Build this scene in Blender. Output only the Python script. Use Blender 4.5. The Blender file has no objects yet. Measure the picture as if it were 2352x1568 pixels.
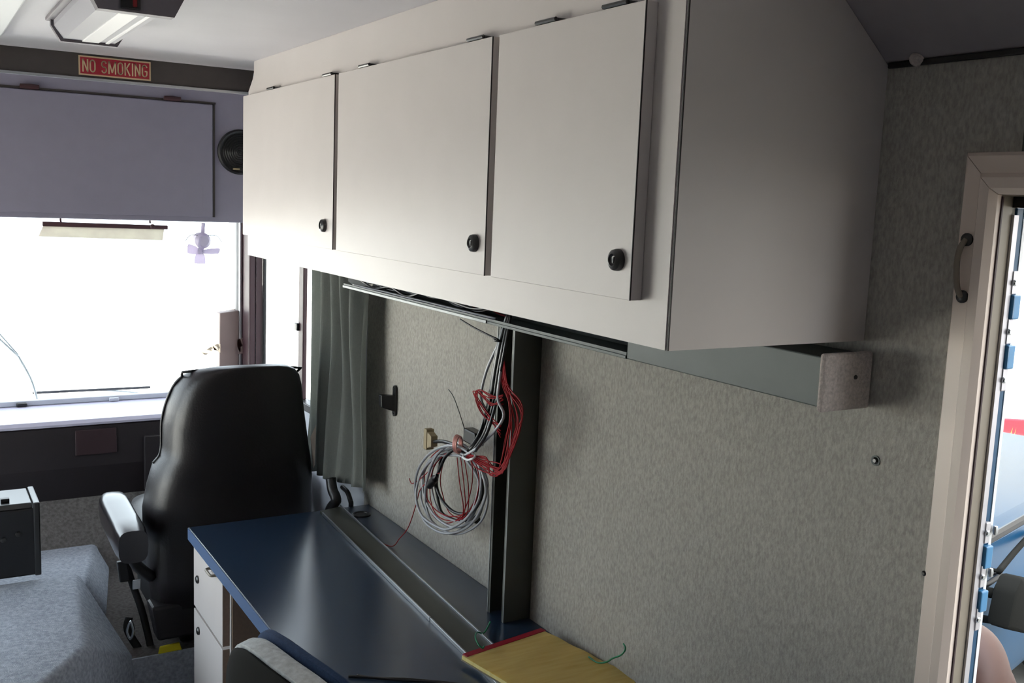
import bpy, bmesh, math, random
from mathutils import Vector, Matrix
random.seed(4)
SC = bpy.context.scene
COL = SC.collection
PI = math.pi

# ------------------------------------------------------------------ camera
F = 2306.735                      # focal length in pixels of a 2352 x 1568 frame
EYE = Vector((0, 0, 1.74))
def rot_m(a, b, c):
    return (Matrix.Rotation(a, 3, 'Z') @ Matrix.Rotation(b, 3, 'X') @ Matrix.Rotation(c, 3, 'Y'))
RM = rot_m(-0.54228024, -0.13841677, -0.0406535)
cam = bpy.data.cameras.new('camera')
cam.sensor_width = 36; cam.lens = F / 2352 * 36; cam.clip_start = .02; cam.clip_end = 400
camo = bpy.data.objects.new('camera', cam); COL.objects.link(camo)
M = Matrix((RM.col[0], RM.col[2], -RM.col[1])).transposed().to_4x4()
M.translation = EYE
camo.matrix_world = M
SC.camera = camo

# ------------------------------------------------------------------ daylight and exposure
SC.view_settings.view_transform = 'Standard'; SC.view_settings.look = 'None'
SC.view_settings.gamma = 1; SC.view_settings.use_curve_mapping = False
SC.view_settings.exposure = 1.08
w = bpy.data.worlds.new('overcast sky'); SC.world = w; w.use_nodes = True
bg = w.node_tree.nodes['Background']
bg.inputs[0].default_value = (.87, .94, 1, 1); bg.inputs[1].default_value = 2.6
sl = bpy.data.lights.new('sun', 'SUN'); sl.energy = 37; sl.angle = .03; sl.color = (1, .95, .87)
so = bpy.data.objects.new('sun', sl); COL.objects.link(so)
so.rotation_euler = Vector((1.0, -.10, .95)).to_track_quat('Z', 'Y').to_euler()
so.location = (5, 4, 12)
SC.cycles.max_bounces = 10; SC.cycles.diffuse_bounces = 7; SC.cycles.glossy_bounces = 5
SC.cycles.transparent_max_bounces = 12; SC.cycles.caustics_reflective = False; SC.cycles.caustics_refractive = False
SC.cycles.use_denoising = True; SC.cycles.sample_clamp_indirect = 12

# ------------------------------------------------------------------ helpers
def P(px, py, ax, v):
    """point of the plane (axis ax = v) that stands at pixel px, py of the photograph"""
    d = RM @ Vector(((px - 1176) / F, 1, -(py - 784) / F))
    return EYE + d * ((v - EYE[ax]) / d[ax])

def lin(h):
    h = h.lstrip('#'); o = []
    for i in (0, 2, 4):
        c = int(h[i:i+2], 16) / 255
        o.append(c / 12.92 if c <= .04045 else ((c + .055) / 1.055) ** 2.4)
    return (*o, 1)

def mat(name, col, rough=.5, metal=0, spec=.5, n=0, nscale=40, bump=0, bscale=200, col2=None, transl=0, coat=0, stretch=None, detail=3):
    m = bpy.data.materials.new(name); m.use_nodes = True
    nt = m.node_tree; b = nt.nodes['Principled BSDF']
    c = lin(col) if isinstance(col, str) else (*col, 1)
    b.inputs['Base Color'].default_value = c
    b.inputs['Roughness'].default_value = rough; b.inputs['Metallic'].default_value = metal
    b.inputs['Specular IOR Level'].default_value = spec; b.inputs['Coat Weight'].default_value = coat
    tc = nt.nodes.new('ShaderNodeTexCoord'); src = tc.outputs['Object']
    if stretch:
        mp = nt.nodes.new('ShaderNodeMapping'); mp.inputs['Scale'].default_value = stretch
        nt.links.new(src, mp.inputs[0]); src = mp.outputs[0]
    if n or col2:
        t = nt.nodes.new('ShaderNodeTexNoise'); t.inputs['Scale'].default_value = nscale; t.inputs['Detail'].default_value = detail
        nt.links.new(src, t.inputs['Vector'])
        r = nt.nodes.new('ShaderNodeMapRange'); r.inputs[1].default_value = .3; r.inputs[2].default_value = .7
        nt.links.new(t.outputs[0], r.inputs[0])
        mx = nt.nodes.new('ShaderNodeMix'); mx.data_type = 'RGBA'
        c2 = lin(col2) if col2 else tuple(x * (1 - n) for x in c[:3]) + (1,)
        mx.inputs[6].default_value = c; mx.inputs[7].default_value = c2
        nt.links.new(r.outputs[0], mx.inputs[0]); nt.links.new(mx.outputs[2], b.inputs['Base Color'])
    if bump:
        t2 = nt.nodes.new('ShaderNodeTexNoise'); t2.inputs['Scale'].default_value = bscale; t2.inputs['Detail'].default_value = 4
        nt.links.new(src, t2.inputs['Vector'])
        bp = nt.nodes.new('ShaderNodeBump'); bp.inputs['Strength'].default_value = bump; bp.inputs['Distance'].default_value = .004
        nt.links.new(t2.outputs[0], bp.inputs['Height']); nt.links.new(bp.outputs[0], b.inputs['Normal'])
    if transl:
        tr = nt.nodes.new('ShaderNodeBsdfTranslucent'); tr.inputs[0].default_value = c
        ms = nt.nodes.new('ShaderNodeMixShader'); ms.inputs[0].default_value = transl
        out = nt.nodes['Material Output']
        nt.links.new(b.outputs[0], ms.inputs[1]); nt.links.new(tr.outputs[0], ms.inputs[2]); nt.links.new(ms.outputs[0], out.inputs[0])
    return m

def glass_mat(name, tint=(1, 1, 1), refl=.06):
    m = bpy.data.materials.new(name); m.use_nodes = True; nt = m.node_tree
    nt.nodes.remove(nt.nodes['Principled BSDF'])
    t = nt.nodes.new('ShaderNodeBsdfTransparent'); t.inputs[0].default_value = (*tint, 1)
    g = nt.nodes.new('ShaderNodeBsdfGlossy'); g.inputs['Roughness'].default_value = .02
    x = nt.nodes.new('ShaderNodeMixShader'); x.inputs[0].default_value = refl
    nt.links.new(t.outputs[0], x.inputs[1]); nt.links.new(g.outputs[0], x.inputs[2])
    nt.links.new(x.outputs[0], nt.nodes['Material Output'].inputs[0])
    return m

def wl(o):
    v = Vector((0, 0, 0))
    while o: v += o.location; o = o.parent
    return v

def tag(o, label=None, cat=None, group=None, kind=None):
    if label: o['label'] = label
    if cat: o['category'] = cat
    if group: o['group'] = group
    if kind: o['kind'] = kind
    return o

def thing(name, label, cat, loc, group=None):
    o = bpy.data.objects.new(name, None); COL.objects.link(o); o.location = loc
    o.empty_display_size = .05
    return tag(o, label, cat, group)

def struct_root(name, loc=(0, 0, 0)):
    o = bpy.data.objects.new(name, None); COL.objects.link(o); o.location = loc; o.empty_display_size = .05
    return tag(o, kind='structure')

def ob(name, bm, m, parent=None, smooth=False, label=None, cat=None, group=None, kind=None):
    if isinstance(bm, bpy.types.Mesh):
        b2 = bmesh.new(); b2.from_mesh(bm); bm = b2
    bmesh.ops.recalc_face_normals(bm, faces=bm.faces)
    if parent is not None:
        off = wl(parent)
    else:
        xs = [v.co for v in bm.verts]
        lo = [min(c[i] for c in xs) for i in range(3)]; hi = [max(c[i] for c in xs) for i in range(3)]
        off = Vector(((lo[0] + hi[0]) / 2, (lo[1] + hi[1]) / 2, lo[2]))
    bmesh.ops.translate(bm, verts=bm.verts, vec=-off)
    me = bpy.data.meshes.new(name)
    bm.to_mesh(me); bm.free()
    for mm in (m if isinstance(m, (list, tuple)) else [m]): me.materials.append(mm)
    if smooth:
        for p in me.polygons: p.use_smooth = True
        if smooth != 'all': me.set_sharp_from_angle(angle=math.radians(35))
    o = bpy.data.objects.new(name, me); COL.objects.link(o)
    if parent is not None: o.parent = parent
    else: o.location = off
    return tag(o, label, cat, group, kind)

def new(): return bmesh.new()

def hexa(bm, pts, bev=0, seg=2, mi=0):
    """eight corners: bottom ring of four, then top ring of four"""
    v = [bm.verts.new(p) for p in pts]
    fs = [bm.faces.new([v[i] for i in q]) for q in ((3, 2, 1, 0), (4, 5, 6, 7), (0, 1, 5, 4), (1, 2, 6, 5), (2, 3, 7, 6), (3, 0, 4, 7))]
    for f in fs: f.material_index = mi
    if bev:
        es = list({e for f in fs for e in f.edges})
        bmesh.ops.bevel(bm, geom=es, offset=bev, segments=seg, affect='EDGES', profile=.5)
    return bm

def box(bm, x0, x1, y0, y1, z0, z1, bev=0, seg=2, mi=0):
    return hexa(bm, [(x0, y0, z0), (x1, y0, z0), (x1, y1, z0), (x0, y1, z0), (x0, y0, z1), (x1, y0, z1), (x1, y1, z1), (x0, y1, z1)], bev, seg, mi)

def B(*a, **k): return box(new(), *a, **k)

def prism(bm, poly, vec, bev=0):
    v = [bm.verts.new(p) for p in poly]; vec = Vector(vec)
    u = [bm.verts.new(Vector(p) + vec) for p in poly]
    fs = [bm.faces.new(v[::-1]), bm.faces.new(u)]
    n = len(v)
    for i in range(n): fs.append(bm.faces.new((v[i], v[(i+1) % n], u[(i+1) % n], u[i])))
    if bev:
        bmesh.ops.bevel(bm, geom=list({e for f in fs for e in f.edges}), offset=bev, segments=2, affect='EDGES', profile=.5)
    return bm

def spline(pts, k=6, closed=False):
    pts = [Vector(p) for p in pts]; n = len(pts); out = []
    for i in range(n if closed else n - 1):
        if closed: a, b, c, d = pts[i-1], pts[i], pts[(i+1) % n], pts[(i+2) % n]
        else: a, b, c, d = pts[max(i-1, 0)], pts[i], pts[i+1], pts[min(i+2, n-1)]
        for j in range(k):
            t = j / k
            out.append(.5 * ((2*b) + (c-a)*t + (2*a-5*b+4*c-d)*t*t + (3*b-a-3*c+d)*t**3))
    if not closed: out.append(pts[-1])
    return out

def tube(bm, pts, r, seg=7, closed=False, k=6, flat=1.0):
    pts = spline(pts, k, closed) if k > 1 else [Vector(p) for p in pts]
    n = len(pts); rings = []; ref = None
    for i, p in enumerate(pts):
        t = (pts[(i+1) % n] - pts[i-1]) if closed else (pts[min(i+1, n-1)] - pts[max(i-1, 0)])
        if t.length < 1e-9: t = Vector((0, 0, 1))
        t.normalize()
        if ref is None:
            ref = Vector((0, 0, 1)) if abs(t.z) < .9 else Vector((1, 0, 0))
        ref = (ref - t * ref.dot(t))
        if ref.length < 1e-6: ref = Vector((0, 1, 0))
        ref.normalize(); s = t.cross(ref)
        rr = r(i / max(n-1, 1)) if callable(r) else r
        rings.append([bm.verts.new(p + ref * math.cos(2*PI*j/seg) * rr + s * math.sin(2*PI*j/seg) * rr * flat) for j in range(seg)])
    m = n if closed else n - 1
    for i in range(m):
        a, b = rings[i], rings[(i+1) % n]
        for j in range(seg): bm.faces.new((a[j], a[(j+1) % seg], b[(j+1) % seg], b[j]))
    if not closed:
        bm.faces.new(rings[0][::-1]); bm.faces.new(rings[-1])
    return bm

def T(*a, **k): return tube(new(), *a, **k)

def lathe(bm, prof, c, axis=(0, 0, 1), seg=20):
    """profile of (radius, height) turned about axis through c"""
    ax = Vector(axis).normalized(); u = ax.orthogonal().normalized(); v = ax.cross(u); c = Vector(c); rings = []
    for r, h in prof:
        if r < 1e-6: rings.append([bm.verts.new(c + ax * h)])
        else: rings.append([bm.verts.new(c + ax * h + (u * math.cos(2*PI*j/seg) + v * math.sin(2*PI*j/seg)) * r) for j in range(seg)])
    for a, b in zip(rings, rings[1:]):
        for j in range(seg):
            k = (j+1) % seg
            if len(a) == 1 and len(b) == 1: continue
            if len(a) == 1: bm.faces.new((a[0], b[j], b[k]))
            elif len(b) == 1: bm.faces.new((a[j], a[k], b[0]))
            else: bm.faces.new((a[j], a[k], b[k], b[j]))
    if len(rings[0]) > 1: bm.faces.new(rings[0][::-1])
    if len(rings[-1]) > 1: bm.faces.new(rings[-1])
    return bm

def L(*a, **k): return lathe(new(), *a, **k)

def loft(bm, rings, cap=True):
    R = [[bm.verts.new(p) for p in r] for r in rings]; n = len(R[0])
    for a, b in zip(R, R[1:]):
        for j in range(n): bm.faces.new((a[j], a[(j+1) % n], b[(j+1) % n], b[j]))
    if cap: bm.faces.new(R[0][::-1]); bm.faces.new(R[-1])
    return bm

def super_ring(c, a, b, e=3.2, n=28, tilt=0):
    o = []
    for j in range(n):
        t = 2*PI*j/n; ct, st = math.cos(t), math.sin(t)
        x = a * math.copysign(abs(ct) ** (2/e), ct); y = b * math.copysign(abs(st) ** (2/e), st)
        o.append(Vector((c[0] + x, c[1] + y, c[2] + y * tilt)))
    return o

def baked(o):
    """mesh of an object with its modifiers applied; the object is removed"""
    dg = bpy.context.evaluated_depsgraph_get(); dg.update()
    me = bpy.data.meshes.new_from_object(o.evaluated_get(dg))
    bpy.data.objects.remove(o)
    return me

# ------------------------------------------------------------------ materials
LAM = mat('white laminate', '#cdc6c3', .38, spec=.35, n=.03, nscale=9)
SEAM = mat('dark laminate seam', '#241c1c', .6)
CEIL = mat('ceiling panel', '#d6d3d8', .55, n=.05, nscale=5, bump=.05, bscale=60)
COVE = mat('grey vinyl cove panel', '#8f888b', .7, n=.08, nscale=30, bump=.05, bscale=80)
FELT = mat('grey carpet felt', '#b4b0a8', 1, spec=.1, col2='#96928b', nscale=170, bump=.3, bscale=420, stretch=(1, 1.3, .6), detail=6)
FELTD = mat('pale felt', '#c6bcb6', 1, spec=.1, n=.3, nscale=200, bump=.5, bscale=300)
STEELG = mat('grey green painted steel', '#4b5351', .5, spec=.4, n=.1, nscale=15)
DARKST = mat('dark channel steel', '#4a4c45', .45, spec=.5, n=.1, nscale=12)
ALU = mat('aluminium', '#b9bcbf', .35, metal=1)
HEAD = mat('dark brown header paint', '#4a4442', .6, n=.1, nscale=30)
CONS = mat('lilac grey cab panel', '#8d8899', .55, n=.05, nscale=20)
WALLW = mat('pale cab wall', '#b9bcc4', .5, n=.05, nscale=10)
MAROON = mat('maroon brown pillar', '#331820', .5, n=.1, nscale=20, stretch=(30, 30, 1))
BLK = mat('black plastic', '#151417', .4)
BLKM = mat('black satin metal', '#1c1b1b', .3, spec=.7)
DASHM = mat('dark dash vinyl', '#1b1317', .6, n=.15, nscale=60)
DASHT = mat('dash top with painted daylight', '#b7b4c6', .4, n=.05, nscale=20)  # blown daylight on the dash top painted as a pale colour
LEATH = mat('black leather', '#171215', .4, spec=.6, n=.2, nscale=50, bump=.12, bscale=160)
SHINY = mat('shiny black vinyl', '#1b171b', .22, spec=.9)
CARP = mat('blue grey carpet', '#b3b9c2', 1, spec=.1, col2='#8e949e', nscale=90, bump=.6, bscale=300)
CARPB = mat('brown grey carpet', '#6a6663', 1, spec=.1, col2='#504c4a', nscale=90, bump=.5, bscale=300)
COUNT = mat('slate blue laminate', '#26384f', .3, spec=.25, n=.06, nscale=260)
_b = COUNT.node_tree.nodes['Principled BSDF']; _b.inputs['Coat Weight'].default_value = 1; _b.inputs['Coat Roughness'].default_value = .22; _b.inputs['Coat IOR'].default_value = 1.6
CEDGE = mat('blue edge with painted light', '#4a6084', .35, spec=.5)  # front edge catches light; painted as a lighter blue
TAN = mat('tan cabinet side', '#8d7768', .7, n=.15, nscale=120)  # one tan tone for the cabinet side and drawer edges
CASE = mat('cream door casing', '#e6d6ca', .38, spec=.45, n=.03, nscale=12)
JAMB = mat('beige inner jamb', '#8c8274', .4, n=.06, nscale=20)
HSILV = mat('silver hinge steel', '#c9c6cb', .35, metal=.6, n=.05, nscale=50)
BLUEP = mat('blue vehicle paint', '#0a4468', .3, spec=.35, coat=.12)
BLUEL = mat('lighter blue paint', '#3d83b4', .3, spec=.5, coat=.3)
CURT = mat('grey curtain cloth', '#9a9d98', .95, spec=.1, n=.08, nscale=150, bump=.15, bscale=500, transl=.12)
LINING = mat('pale curtain lining', '#bdb3aa', .9, n=.05)
REDW = mat('red wire', '#8e0614', .55, spec=.2)
GREYW = mat('grey cable jacket', '#a0a2a8', .3, spec=.6)
BLKW = mat('black cable jacket', '#161517', .35, spec=.6)
COPPER = mat('pink copper wire wrap', '#c98d86', .35, metal=.3)
BEIGE = mat('beige connector plastic', '#9c8c6c', .5)
YEL = mat('yellow legal paper', '#fbeaa4', .8, spec=.2, col2='#efd98a', nscale=9, stretch=(1, 9, 1))
REDB = mat('red binding tape', '#9c1029', .5)
GREEN = mat('green wire', '#0e7a52', .4)
SIGNR = mat('red sign print', '#a3142c', .5)
SIGNC = mat('cream sign print', '#d6bf9a', .5)
LENS = mat('fluorescent lens plastic', '#d9d7de', .35, transl=.35)
GLINT = mat('white lens glint', '#f6f4f4', .3)
FIXG = mat('grey lamp end cap', '#777177', .5)
REDL = mat('red rocker switch', '#8d1118', .4)
FANP = mat('lilac fan plastic paled for glare', '#d5cee0', .45, transl=.25)  # paled to carry the veiling glare of the windscreen
GLARE = mat('mirror with glare in its colour', '#e4e2d8', .4, col2='#c4bbb8', nscale=14, transl=.45)  # mirror: windscreen glare put into a pale translucent colour
VENT = mat('dark red brown vent', '#28151a', .6)
BROWN = mat('dark brown rail', '#43272a', .5)
TAUPE = mat('taupe painted panel', '#85726e', .55, n=.06, nscale=15)
CREAMS = mat('cream strap', '#efe2cf', .7, transl=.4)
COVERP = mat('translucent cover with glow in its white', '#eef0f2', .4, transl=.45)  # blown window glow put into the white, translucent colour
WHITEP = mat('white plastic', '#e6e8ea', .4)
BLUEC = mat('blue grey upholstery', '#2f4262', .85, spec=.2, n=.25, nscale=200, bump=.3, bscale=400)
GREYC = mat('pale grey lit upholstery', '#cfd3d4', .7, spec=.3, n=.3, nscale=90, bump=.3, bscale=400)  # rim grey lightened for the light falling on it
YTAG = mat('yellow tag', '#d8c81a', .6)
CHROME = mat('chrome', '#c8ccd0', .2, metal=1)
GLASS = glass_mat('window glass', (.93, .96, .97))
CARGL = mat('vehicle window glass', '#16242e', .06, spec=.8, coat=.6)
GROUND = mat('pale concrete ground', '#c3bfb8', .9, n=.12, nscale=3)
LAWN = mat('grey gravel yard', '#85827a', .95, n=.3, nscale=6)
STUCCO = mat('pale stucco', '#dcd8d2', .9, n=.06, nscale=4)
DULL = mat('dull steel edge', '#8d9090', .5, metal=.4)
GRASS = mat('yellow green leaves', '#b9c24a', .7, transl=.3, n=.3, nscale=20)
REDX = mat('red painted board', '#d3243a', .6)
MATTE = mat('matt black plastic', '#1a1a18', .85, spec=.1)
SKIN = mat('skin', '#4a2b22', .5, n=.12, nscale=30)
SHIRT = mat('navy shirt', '#26324a', .9, n=.1, nscale=80)
PANTS = mat('khaki trousers', '#6b6250', .9, n=.1, nscale=80)
SHOE = mat('brown shoe leather', '#33251d', .5)
RUBB = mat('tyre rubber', '#141414', .8)

W = 1.261         # inner face of the right-hand wall
CT = .74          # counter top height
# ================================================================== THE SETTING
ob('floor', B(-1.0, W + .04, -2.6, 3.2, -.06, 0), CARP, kind='structure')
cf = new(); box(cf, -1.0, W + .04, 3.19, 4.62, -.06, .25)
ob('cab_floor', cf, CARPB, kind='structure')
ob('floor_riser', B(.30, W, 3.182, 3.19, .0, .251), CARP, kind='structure')
hexa(tb := new(), [(-1, 4.0, .25), (W, 4.0, .25), (W, 4.6, .25), (-1, 4.6, .25), (-1, 4.32, .56), (W, 4.32, .56), (W, 4.6, .56), (-1, 4.6, .56)])
ob('toe_board', tb, CARPB, kind='structure')

# right-hand wall: felt panels round the door opening, painted cab wall round the side window
DY0, DY1, DZ = .02, .837, 1.779
wr = new()
box(wr, W, W + .04, -2.6, DY0, 0, 2.2)
box(wr, W, W + .04, DY0, DY1, DZ, 2.2)
box(wr, W, W + .04, DY1, 3.0, 0, 2.2)
ob('wall_right', wr, FELT, kind='structure')
ob('trim_1', B(W - .004, W + .001, .795, .812, 1.83, 1.963, bev=.002), DARKST, kind='structure')
wc = new()
WY0, WY1, WZ0, WZ1 = 3.28, 4.22, .93, 1.72
box(wc, W, W + .04, 3.0, WY0, 0, 2.25)
box(wc, W, W + .04, WY0, WY1, 0, WZ0)
box(wc, W, W + .04, WY0, WY1, WZ1, 2.25)
box(wc, W, W + .04, WY1, 4.62, 0, 2.25)
ob('wall_cab_right', wc, WALLW, kind='structure')
# left-hand wall with the driver's side window
wlft = new()
box(wlft, -1.05, -1.0, -2.6, 2.3, 0, 2.2)
box(wlft, -1.05, -1.0, 2.3, 4.62, 0, .38); box(wlft, -1.05, -1.0, 2.3, 4.62, 1.80, 2.25)
box(wlft, -1.05, -1.0, 2.3, 2.4, .38, 1.80); box(wlft, -1.05, -1.0, 4.2, 4.62, .38, 1.80)
ob('wall_left', wlft, FELT, kind='structure')
# rear wall
ob('wall_back', B(-1.05, W + .04, -2.65, -2.6, 0, 2.2), FELT, kind='structure')
# front wall below and beside the windscreen
wf = new()
box(wf, -1.05, W + .04, 4.56, 4.62, 0, .80); box(wf, -1.05, W + .04, 4.56, 4.62, 1.86, 2.25)
box(wf, -1.05, -.98, 4.56, 4.62, .80, 1.86); box(wf, W - .001, W + .04, 4.56, 4.62, .80, 1.86)
ob('wall_front', wf, WALLW, kind='structure')

# ceiling with its rounded front edge, the sloped cove above the felt wall, the cab roof
ce = new()
prof = [(-2.6, 2.16), (-2.6, 2.11)] + [(2.955 + .1 * math.sin(a), 2.0955 + .0145 * math.cos(a)) for a in [i * PI / 2 / 6 for i in range(7)]] + [(3.06, 2.096), (3.06, 2.16)]
prism(ce, [(-1.05, y, z) for y, z in prof], (1.075 + 1.05, 0, 0))
ob('ceiling', ce, CEIL, kind='structure', smooth=True)
cv = new()
prism(cv, [(W + .03, -2.6, 1.960), (W + .04, -2.6, 2.2), (1.0, -2.6, 2.16), (1.071, -2.6, 2.1115), (W - .0005, -2.6, 1.9635)], (0, 5.66, 0))
ob('ceiling_cove', cv, COVE, kind='structure')
ob('trim_2', B(W - .007, W, -.6, 1.036, 1.957, 1.966, bev=.002), BLK, kind='structure')
ob('cab_ceiling', B(-1.05, W + .04, 3.085, 4.62, 2.2, 2.25), CEIL, kind='structure')
hd = new(); box(hd, -1.0, W, 3.06, 3.085, 2.03, 2.2)
ob('header', hd, HEAD, kind='structure')
ob('trim_3', B(-1.0, 1.26, 3.053, 3.064, 2.0235, 2.0315, bev=.002), ALU, kind='structure')
ob('trim_4', B(.165, .215, 1.6, 2.93, 2.095, 2.1105, bev=.004), WHITEP, kind='structure')

# ---- windows (frame, panes)
w1 = struct_root('window_1', (0, 4.56, .8))
f = new()
for b_ in ((-.98, 1.26, 4.54, 4.57, .80, .835), (-.98, 1.26, 4.54, 4.57, 1.83, 1.86), (-.98, -.95, 4.54, 4.57, .835, 1.83), (1.24, 1.26, 4.54, 4.57, .835, 1.83)): box(f, *b_, bev=.004)
ob('window_frame', f, WALLW, w1)
ob('pane', B(-.95, 1.24, 4.565, 4.571, .835, 1.83), GLASS, w1)
w2 = struct_root('window_2', (W, 3.7, WZ0))
f = new()
for b_ in ((W - .012, W + .03, WY0, WY0 + .03, WZ0, WZ1), (W - .012, W + .03, WY0, WY1, WZ0, WZ0 + .03), (W - .012, W + .03, WY0, WY1, WZ1 - .03, WZ1), (W + .026, W + .038, WY1 - .02, WY1 - .003, WZ0, WZ1)): box(f, *b_, bev=.003)
ob('window_frame', f, BLK, w2)
ob('window_post', B(W - .001, W + .0165, 3.622, 3.676, WZ0 + .03, WZ1 - .03, bev=.004), MAROON, w2)
ob('window_catch', B(W - .012, W - .001, 3.66, 3.69, 1.22, 1.25, bev=.003), BLK, w2)
ob('pane', B(W + .018, W + .022, WY0 + .03, 3.605, WZ0 + .03, WZ1 - .03), GLASS, w2)
ob('pane', B(W + .018, W + .022, 3.672, WY1 - .02, WZ0 + .03, WZ1 - .03), GLASS, w2)
w3 = struct_root('window_3', (-1.0, 3.65, .92))
f = new()
for b_ in ((2.4, 2.43, .38, 1.80), (4.17, 4.2, .38, 1.80), (2.43, 4.17, .38, .41), (2.43, 4.17, 1.77, 1.80)): box(f, -1.04, -.99, *b_)
ob('window_frame', f, BLK, w3)
ob('pane', B(-1.03, -1.026, 2.43, 4.17, .41, 1.77), GLASS, w3)

# ---- pillar between side window and windscreen, with its bright trim strip
pl = struct_root('trim_5', (W, 4.2, .8))
ob('reveal_liner', B(W - .001, W + .039, WY1 - .003, WY1 - .0005, WZ0 + .03, WZ1 - .03), MAROON, pl)
ob('pillar_panel', B(W - .03, W - .001, 4.222, 4.335, .8, 1.9, bev=.005), MAROON, pl)
ob('trim_strip', B(W - .042, W - .031, 4.322, 4.348, .8, 1.9, bev=.003), ALU, pl)
ob('edge_panel', B(W - .035, W - .001, 4.352, 4.53, .8, 1.9, bev=.004), BLK, pl)

# ---- dashboard
da = struct_root('dashboard', (0, 4.35, .45))
db = new()
prism(db, [(-.99, 4.23, .80), (-.99, 4.21, .785), (-.99, 4.215, .62), (-.99, 4.25, .46), (-.99, 4.55, .46), (-.99, 4.55, .80)], (W + .955, 0, 0))
ob('dash_body', db, DASHM, da)
dt = new(); prism(dt, [(-.99, 4.205, .792), (-.99, 4.20, .802), (-.99, 4.21, .815), (-.99, 4.53, .823), (-.99, 4.53, .80), (-.99, 4.24, .80)], (W + .955, 0, 0))
ob('dash_top', dt, DASHT, da, smooth=True)
a, b = P(172, 988, 1, 4.212), P(268, 1038, 1, 4.212)
ob('vent_panel', B(a.x, b.x, 4.205, 4.216, b.z, a.z, bev=.003), VENT, da)
g = P(330, 1070, 1, 4.215)
ob('glovebox_door', B(g.x, g.x + .42, 4.203, 4.216, .5, .73, bev=.006), DASHM, da)
for px_ in (50, 262):
    c_ = P(px_, 933, 1, 4.5); ob('defroster_clip', B(c_.x - .02, c_.x + .02, 4.49, 4.52, .823, .838, bev=.004), BLK if px_ == 50 else WALLW, da)
ob('sill_rail', B(-.95, 1.15, 4.505, 4.535, .823, .845, bev=.004), WALLW, da)

# ---- side door: casing, jamb, hinge, open leaf
d1 = struct_root('door_1', (W, .43, 0))
cz = DZ
def casing_profile(s, out=0):
    """(distance from the opening edge, height off the wall)"""
    return [(-.004, 0), (-.004, .012), (.004, .021), (.018, .021), (.024, .013), (.047, .012), (.052, .006), (.052, 0)]
pf = casing_profile(0)
cl = new()
a_ = [Vector((W - h, DY1 + d, 0)) for d, h in pf]; b_ = [Vector((W - h, DY1 + d, cz + d)) for d, h in pf]
loft(cl, [a_, b_]); ob('casing_left', cl, CASE, d1, smooth=True)
ctp = new()
a_ = [Vector((W - h, DY1 + d, cz + d)) for d, h in pf]; b_ = [Vector((W - h, DY0 - d, cz + d)) for d, h in pf]
for q in a_: q.y -= .0007; q.z += .0007
loft(ctp, [a_, b_]); ob('casing_top', ctp, CASE, d1, smooth=True)
crr = new()
a_ = [Vector((W - h, DY0 - d, 0)) for d, h in pf]; b_ = [Vector((W - h, DY0 - d, cz + d)) for d, h in pf]
loft(crr, [a_, b_]); ob('casing_right', crr, CASE, d1, smooth=True)
jm = new()
box(jm, W - .002, W + .023, DY1 - .004, DY1 + .02, 0, cz + .01); box(jm, W - .002, W + .1, DY0, DY1 - .004, cz - .005, cz + .01); box(jm, W - .002, W + .1, DY0 - .02, DY0 + .004, 0, cz)
ob('jamb', jm, JAMB, d1)
ob('weather_strip', B(W + .0225, W + .08, DY0 + .01, DY1 - .0045, cz - .02, cz - .005), BLK, d1)
ob('jamb_seal', B(W - .0035, W - .0005, DY1 - .0062, DY1 - .0038, 0, cz - .006), MAROON, d1)
ob('door_sill', B(W, W + .1, DY0, DY1, -.02, .004), ALU, d1)
# hinge: plain silver leaf on the jamb, tabs with screws, the blue leaf of the door behind
hy = DY1 - .006
ob('hinge_leaf', B(W + .0235, W + .034, hy - .002, hy + .008, .05, cz - .03), HSILV, d1)
ob('door_edge', B(W + .036, W + .0495, hy + .002, hy + .02, .05, cz - .02, bev=.001), BLUEP, d1)
ob('door_edge_strip', B(W + .050, W + .0565, hy + .001, hy + .02, .05, cz - .02), WHITEP, d1)
def zy(px, py): return P(px, py, 1, hy).z
for (ya, yb, xa, xb) in ((622, 676, 2306, 2302), (733, 791, 2290, 2284), (848, 900, 2276, 2270), (1204, 1253, 2236, 2230), (1305, 1356, 2222, 2216), (1405, 1456, 2208, 2202)):
    z1_, z0_ = zy(xa, ya), zy(xb, yb)
    t_ = ob('hinge_tab', B(W + .034, W + .045, hy - .004, hy + .006, z0_, z1_, bev=.0015), HSILV, d1)
    zc_ = (z0_ + z1_) / 2
    ob('screw', L([(.0045, 0), (.0045, .0015), (.003, .003), (0, .003)], (W + .037, hy - .004, zc_), (0, -1, 0), 12), CHROME, t_, smooth=True)
for (ya, yb) in ((677, 732), (792, 846), (1254, 1304), (1357, 1404)):
    x_ = 2325 - (ya - 677) * .125
    z1_, z0_ = zy(x_, ya), zy(x_, yb)
    ob('hinge_knuckle', B(W + .036, W + .052, hy - .007, hy + .002, z0_, z1_, bev=.002), BLUEL, d1)
for py_, px_ in ((1232, 2258), (1330, 2245)):
    q = P(px_, py_, 1, hy - .003); ob('hinge_pin', L([(.003, 0), (.004, .006), (.003, .012), (0, .013)], (W + .0555, hy - .004, q.z), (0, 0, 1), 10), ALU, d1, smooth=True)
dl = new(); box(dl, W + .075, W + .115, DY1 + .03, DY1 + .80, -.03, cz - .02, bev=.006)
ob('door_leaf', dl, BLUEP, d1)
ob('door_leaf_handle', T([(W + .075, 1.55, .95), (W + .05, 1.55, .95), (W + .05, 1.55, 1.08), (W + .075, 1.55, 1.08)], .008), CHROME, d1)
q = P(2123, 1316, 0, W - .011)
ob('screw', L([(.004, 0), (.004, .001), (.002, .003), (0, .003)], q, (-1, 0, 0), 10), BLKM, d1, smooth=True)

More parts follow.
